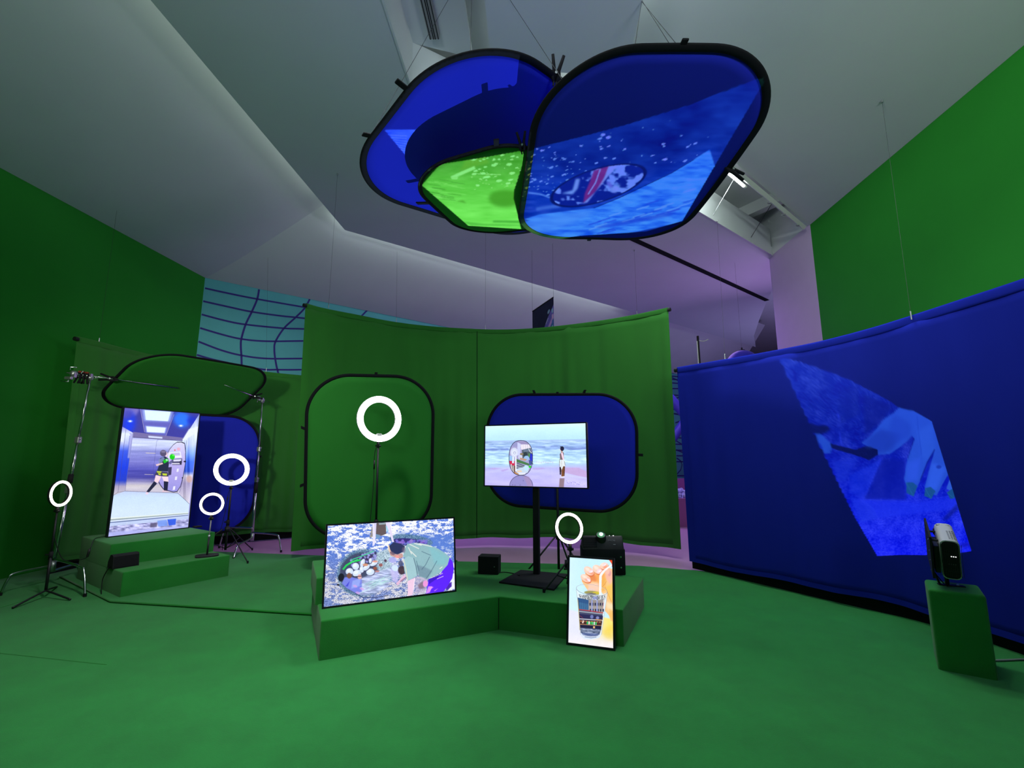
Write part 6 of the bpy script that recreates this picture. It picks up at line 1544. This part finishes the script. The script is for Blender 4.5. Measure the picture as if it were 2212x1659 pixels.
def hand_paint():
    c = Canvas(1587, 1659, 0.6); P = lambda p: p
    n = noise2(c.h, c.w, (40, 40), 81, 3) - 0.5; fine = noise2(c.h, c.w, 4, 82, 1) - 0.5; rib = noise2(c.h, c.w, (500, 60), 83, 2) - 0.5
    c.a[:] = np.clip(vgrad(c, [(0, (20, 44, 166)), (400, (17, 38, 168)), (700, (17, 36, 178)), (1000, (20, 38, 205)), (1250, (24, 42, 228)), (1600, (26, 38, 252))]) + (n * 34 + fine * 26 + rib * 26)[..., None], 0, 255) / 255
    for p, col, al in (([(560, 960), (820, 830), (760, 960), (680, 1150), (560, 1100)], (24, 50, 222), 0.6), ([(820, 830), (990, 840), (1000, 1150), (670, 1150)], (15, 30, 165), 0.7), ([(640, 1150), (1100, 1170), (1380, 1120), (1400, 1220), (780, 1300)], (30, 52, 245), 0.7), ([(560, 1120), (720, 1180), (780, 1300), (640, 1330)], (30, 54, 236), 0.7), ([(430, 860), (620, 820), (540, 1000), (470, 1000)], (22, 46, 205), 0.6), ([(470, 300), (620, 260), (640, 480), (480, 560)], (16, 34, 150), 0.5), ([(660, 330), (900, 420), (780, 560), (680, 650)], (13, 26, 140), 0.6), ([(1280, 1310), (1400, 1180), (1410, 1220), (1320, 1310)], (16, 30, 150), 0.7), ([(1420, 1500), (1500, 1480), (1510, 1510), (1420, 1530)], (18, 28, 190), 0.8)):
        c.poly(p, col, al, 10)
    for p in ([(800, 830), (670, 1150)], [(670, 1150), (1000, 1165), (1380, 1120)], [(640, 1150), (740, 1220), (790, 1310)], [(470, 480), (500, 800)]): c.line(p, 5, (44, 66, 250), 0.5, 1)
    c.poly([(255, 560), (420, 720), (410, 790), (360, 790)], (34, 76, 205), 0.9, 4); c.ell(330, 604, 72, 33, (10, 18, 92), -6, 0.9, 6); c.ell(270, 580, 40, 22, (12, 22, 105), 20, 0.8, 6)
    hand = [(650, 708), (720, 655), (780, 585), (830, 520), (900, 475), (945, 430), (1060, 455), (1200, 530), (1330, 900), (1330, 950), (1290, 1020), (1238, 1120), (1150, 1090), (1145, 1050), (1185, 900), (1222, 770), (1165, 850), (1110, 1000), (1085, 1055), (998, 1032), (984, 990), (1010, 830), (1064, 680), (1045, 650), (1010, 690), (950, 740), (870, 795), (780, 800), (720, 745)]
    c.poly(hand, (36, 78, 214), 1, 2)
    c.poly([(650, 708), (800, 600), (960, 640), (900, 760), (780, 795), (720, 745)], (26, 54, 184), 0.7, 16); c.poly([(900, 480), (1040, 560), (1030, 660), (930, 720), (860, 600)], (30, 64, 200), 0.6, 16); c.poly([(1080, 620), (1200, 560), (1230, 760), (1140, 860)], (42, 88, 224), 0.7, 14); c.poly([(1010, 860), (1110, 820), (1090, 1000), (1000, 1010)], (44, 84, 232), 0.7, 12); c.poly([(1200, 860), (1310, 900), (1240, 1080), (1160, 1060)], (48, 96, 242), 0.7, 12)
    c.line([(1085, 500), (1100, 650), (1120, 800)], 4, (24, 56, 190), 0.6, 1); c.line([(1222, 760), (1165, 860), (1110, 1000)], 9, (14, 30, 140), 0.7, 2); c.line([(1064, 670), (1012, 830)], 6, (14, 30, 140), 0.6, 2); c.ell(1255, 895, 20, 14, (22, 46, 170), 0, 0.7, 4)
    c.poly([(1315, 1065), (1340, 990), (1400, 1040), (1400, 1110)], (44, 90, 220), 1, 2)
    for p in ([(1000, 1018), (1050, 1015), (1088, 1045), (1058, 1126), (1003, 1100)], [(1148, 1062), (1190, 1050), (1230, 1085), (1196, 1145), (1142, 1122)], [(1318, 1095), (1360, 1066), (1400, 1080), (1375, 1140), (1345, 1146)]): c.poly(p, (24, 78, 158), 1, 2); c.line([p[0], p[3]], 4, (40, 105, 185), 0.6, 1)
    c.poly([(410, 714), (600, 762), (690, 735), (775, 760), (782, 798), (712, 842), (640, 815), (410, 746)], (8, 14, 78), 1, 3); c.ell(712, 748, 26, 16, (30, 60, 170), 0, 0.8, 3); c.ell(700, 775, 60, 36, (10, 18, 92), 0, 0.6, 8)
    poly = [(0, 30), (140, 66), (330, 130), (560, 215), (700, 290), (830, 355), (900, 400), (945, 432), (1060, 458), (1200, 538), (1310, 900), (1512, 1555), (1420, 1568), (1150, 1585), (960, 1583), (775, 1592), (600, 1290), (330, 740)]
    a = c.pmask(poly); m = np.zeros((c.h, c.w)); m[a[1]:a[1] + a[0].shape[0], a[2]:a[2] + a[0].shape[1]] = a[0]
    return c.lin() * m[..., None], (1680, 760, 3.607 * c.q)


def beam_image(name, lens, axis, half, N, targets, blockers, gain):
    """picture thrown by a spot lamp: for every direction, what the cloth it lands on should show, corrected for distance and angle.
    targets: list of (verts, faces, linear picture, (ox, oy, q), albedo, base)"""
    ax = Vector(axis).normalized(); rot = ax.to_track_quat('-Z', 'Y').to_matrix()
    trees = [BVHTree.FromPolygons([tuple(v) for v in t_[0]], t_[1]) for t_ in targets]
    bt_ = [BVHTree.FromPolygons([tuple(v) for v in b[0]], b[1]) for b in blockers]
    tan = math.tan(half); out = np.zeros((N, N, 3), np.float32)
    hits = [[] for _ in targets]
    for j in range(N):
        v = (1 - 2 * (j + 0.5) / N) * tan
        for i in range(N):
            u = (2 * (i + 0.5) / N - 1) * tan
            d = rot @ Vector((u, v, -1)); d.normalize(); best = None
            for k, tr in enumerate(trees):
                h_ = tr.ray_cast(lens, d)
                if h_[0] is not None and (best is None or h_[3] < best[1]): best = (k, h_[3], h_[0], h_[1])
            if best is None: continue
            if any((lambda q: q[0] is not None and q[3] < best[1] and q[3] > 0.05)(b.ray_cast(lens, d)) for b in bt_): continue
            k, dist, loc, nr = best
            cs = abs(nr.dot(d)); hits[k].append((j, i, loc.x, loc.y, loc.z, dist * dist / max(cs, 0.12)))
    for k, hs in enumerate(hits):
        if not hs: continue
        h_ = np.array(hs); _, _, pic, (ox, oy, q), alb, base, amb = targets[k]
        Q = h_[:, 2:5] - np.array(EYE); dd = Q[:, 1] * _c + Q[:, 2] * _s
        px = 1106 + Q[:, 0] / dd * FPX; py = 829.5 - (-Q[:, 1] * _s + Q[:, 2] * _c) / dd * FPX
        x = (px - ox) * q; y = (py - oy) * q
        inside = (x > 0) & (y > 0) & (x < pic.shape[1] - 1) & (y < pic.shape[0] - 1)
        col = bilerp(pic, x - 0.5, y - 0.5) * inside[:, None]
        val = (np.maximum(col - np.array(amb) * (col.max(1, keepdims=True) > 0), 0) / np.array(alb) + np.array(base)) * h_[:, 5:6]
        out[h_[:, 0].astype(int), h_[:, 1].astype(int)] = np.minimum(val, gain)
    mx = float(out.max()) or 1.0
    return make_image(name, out / mx), mx, rot


def picture_lamp(name, lens, rot, half, im, watts):
    l = bpy.data.lights.new(name, 'SPOT'); l.spot_size = min(math.pi * 0.98, 2 * math.atan(math.tan(half) * 1.42)); l.spot_blend = 0.0; l.shadow_soft_size = 0.0
    l.energy = watts; l.use_nodes = True; nt = l.node_tree
    em = nt.nodes['Emission']; tc = nt.nodes.new('ShaderNodeTexCoord'); sp = nt.nodes.new('ShaderNodeSeparateXYZ'); nt.links.new(tc.outputs['Normal'], sp.inputs[0])
    def div(a, s):
        m1 = nt.nodes.new('ShaderNodeMath'); m1.operation = 'DIVIDE'; nt.links.new(a, m1.inputs[0]); nt.links.new(sp.outputs['Z'], m1.inputs[1])
        m2 = nt.nodes.new('ShaderNodeMath'); m2.operation = 'MULTIPLY_ADD'; nt.links.new(m1.outputs[0], m2.inputs[0]); m2.inputs[1].default_value = s / (2 * math.tan(half)); m2.inputs[2].default_value = 0.5
        return m2.outputs[0]
    cb_ = nt.nodes.new('ShaderNodeCombineXYZ'); nt.links.new(div(sp.outputs['X'], SGN), cb_.inputs[0]); nt.links.new(div(sp.outputs['Y'], SGN), cb_.inputs[1])
    ti_ = nt.nodes.new('ShaderNodeTexImage'); ti_.image = im; ti_.extension = 'CLIP'; nt.links.new(cb_.outputs[0], ti_.inputs['Vector']); nt.links.new(ti_.outputs['Color'], em.inputs['Color'])
    o = bpy.data.objects.new(name, l); COL.objects.link(o); o.location = lens; o.rotation_euler = rot.to_euler()
    return o


SGN = -1.0
pics, wh = cloud_paint()
ALB_B = (0.025, 0.036, 0.64); ALB_G = (0.042, 0.270, 0.042); ALB_C = (0.018, 0.030, 0.46)
shore_src = Vector((0.62, 4.06, 0.50))     # added bodiless lamp low on the platform, in place of the black projector's lens
LAMP_K = 39.5          # watts of a spot lamp per unit of reflected radiance at one metre
im1, mx1, rot1 = beam_image('shore_beam', shore_src, Vector((0.12, 3.0, 3.45)) - shore_src, math.radians(36), 620,
                            [(*PANEL['R'], pics['R'], wh, ALB_B, (0, 0, 0), (0.004, 0.007, 0.14)), (*PANEL['G'], pics['G'], wh, ALB_G, (0, 0, 0), (0.012, 0.10, 0.015)), (*PANEL['L'], pics['L'], wh, ALB_B, (0.22, 0.30, 0.50), (0, 0, 0))], [], 60.0)  # left panel also gets an even base light, added to brighten it
picture_lamp('picture_beam', shore_src, rot1, math.radians(36), im1, mx1 * LAMP_K)
hp, wh2 = hand_paint()
lens2 = LENS2 + ax_len * 0.03
im2, mx2, rot2 = beam_image('hand_beam', lens2, Vector((3.30, 4.35, 1.15)) - lens2, math.radians(66), 600, [(*CURT['blue_curtain'], hp, wh2, ALB_C, (0, 0, 0), (0.004, 0.009, 0.15))], [], 60.0)
picture_lamp('picture_beam', lens2, rot2, math.radians(66), im2, mx2 * LAMP_K)
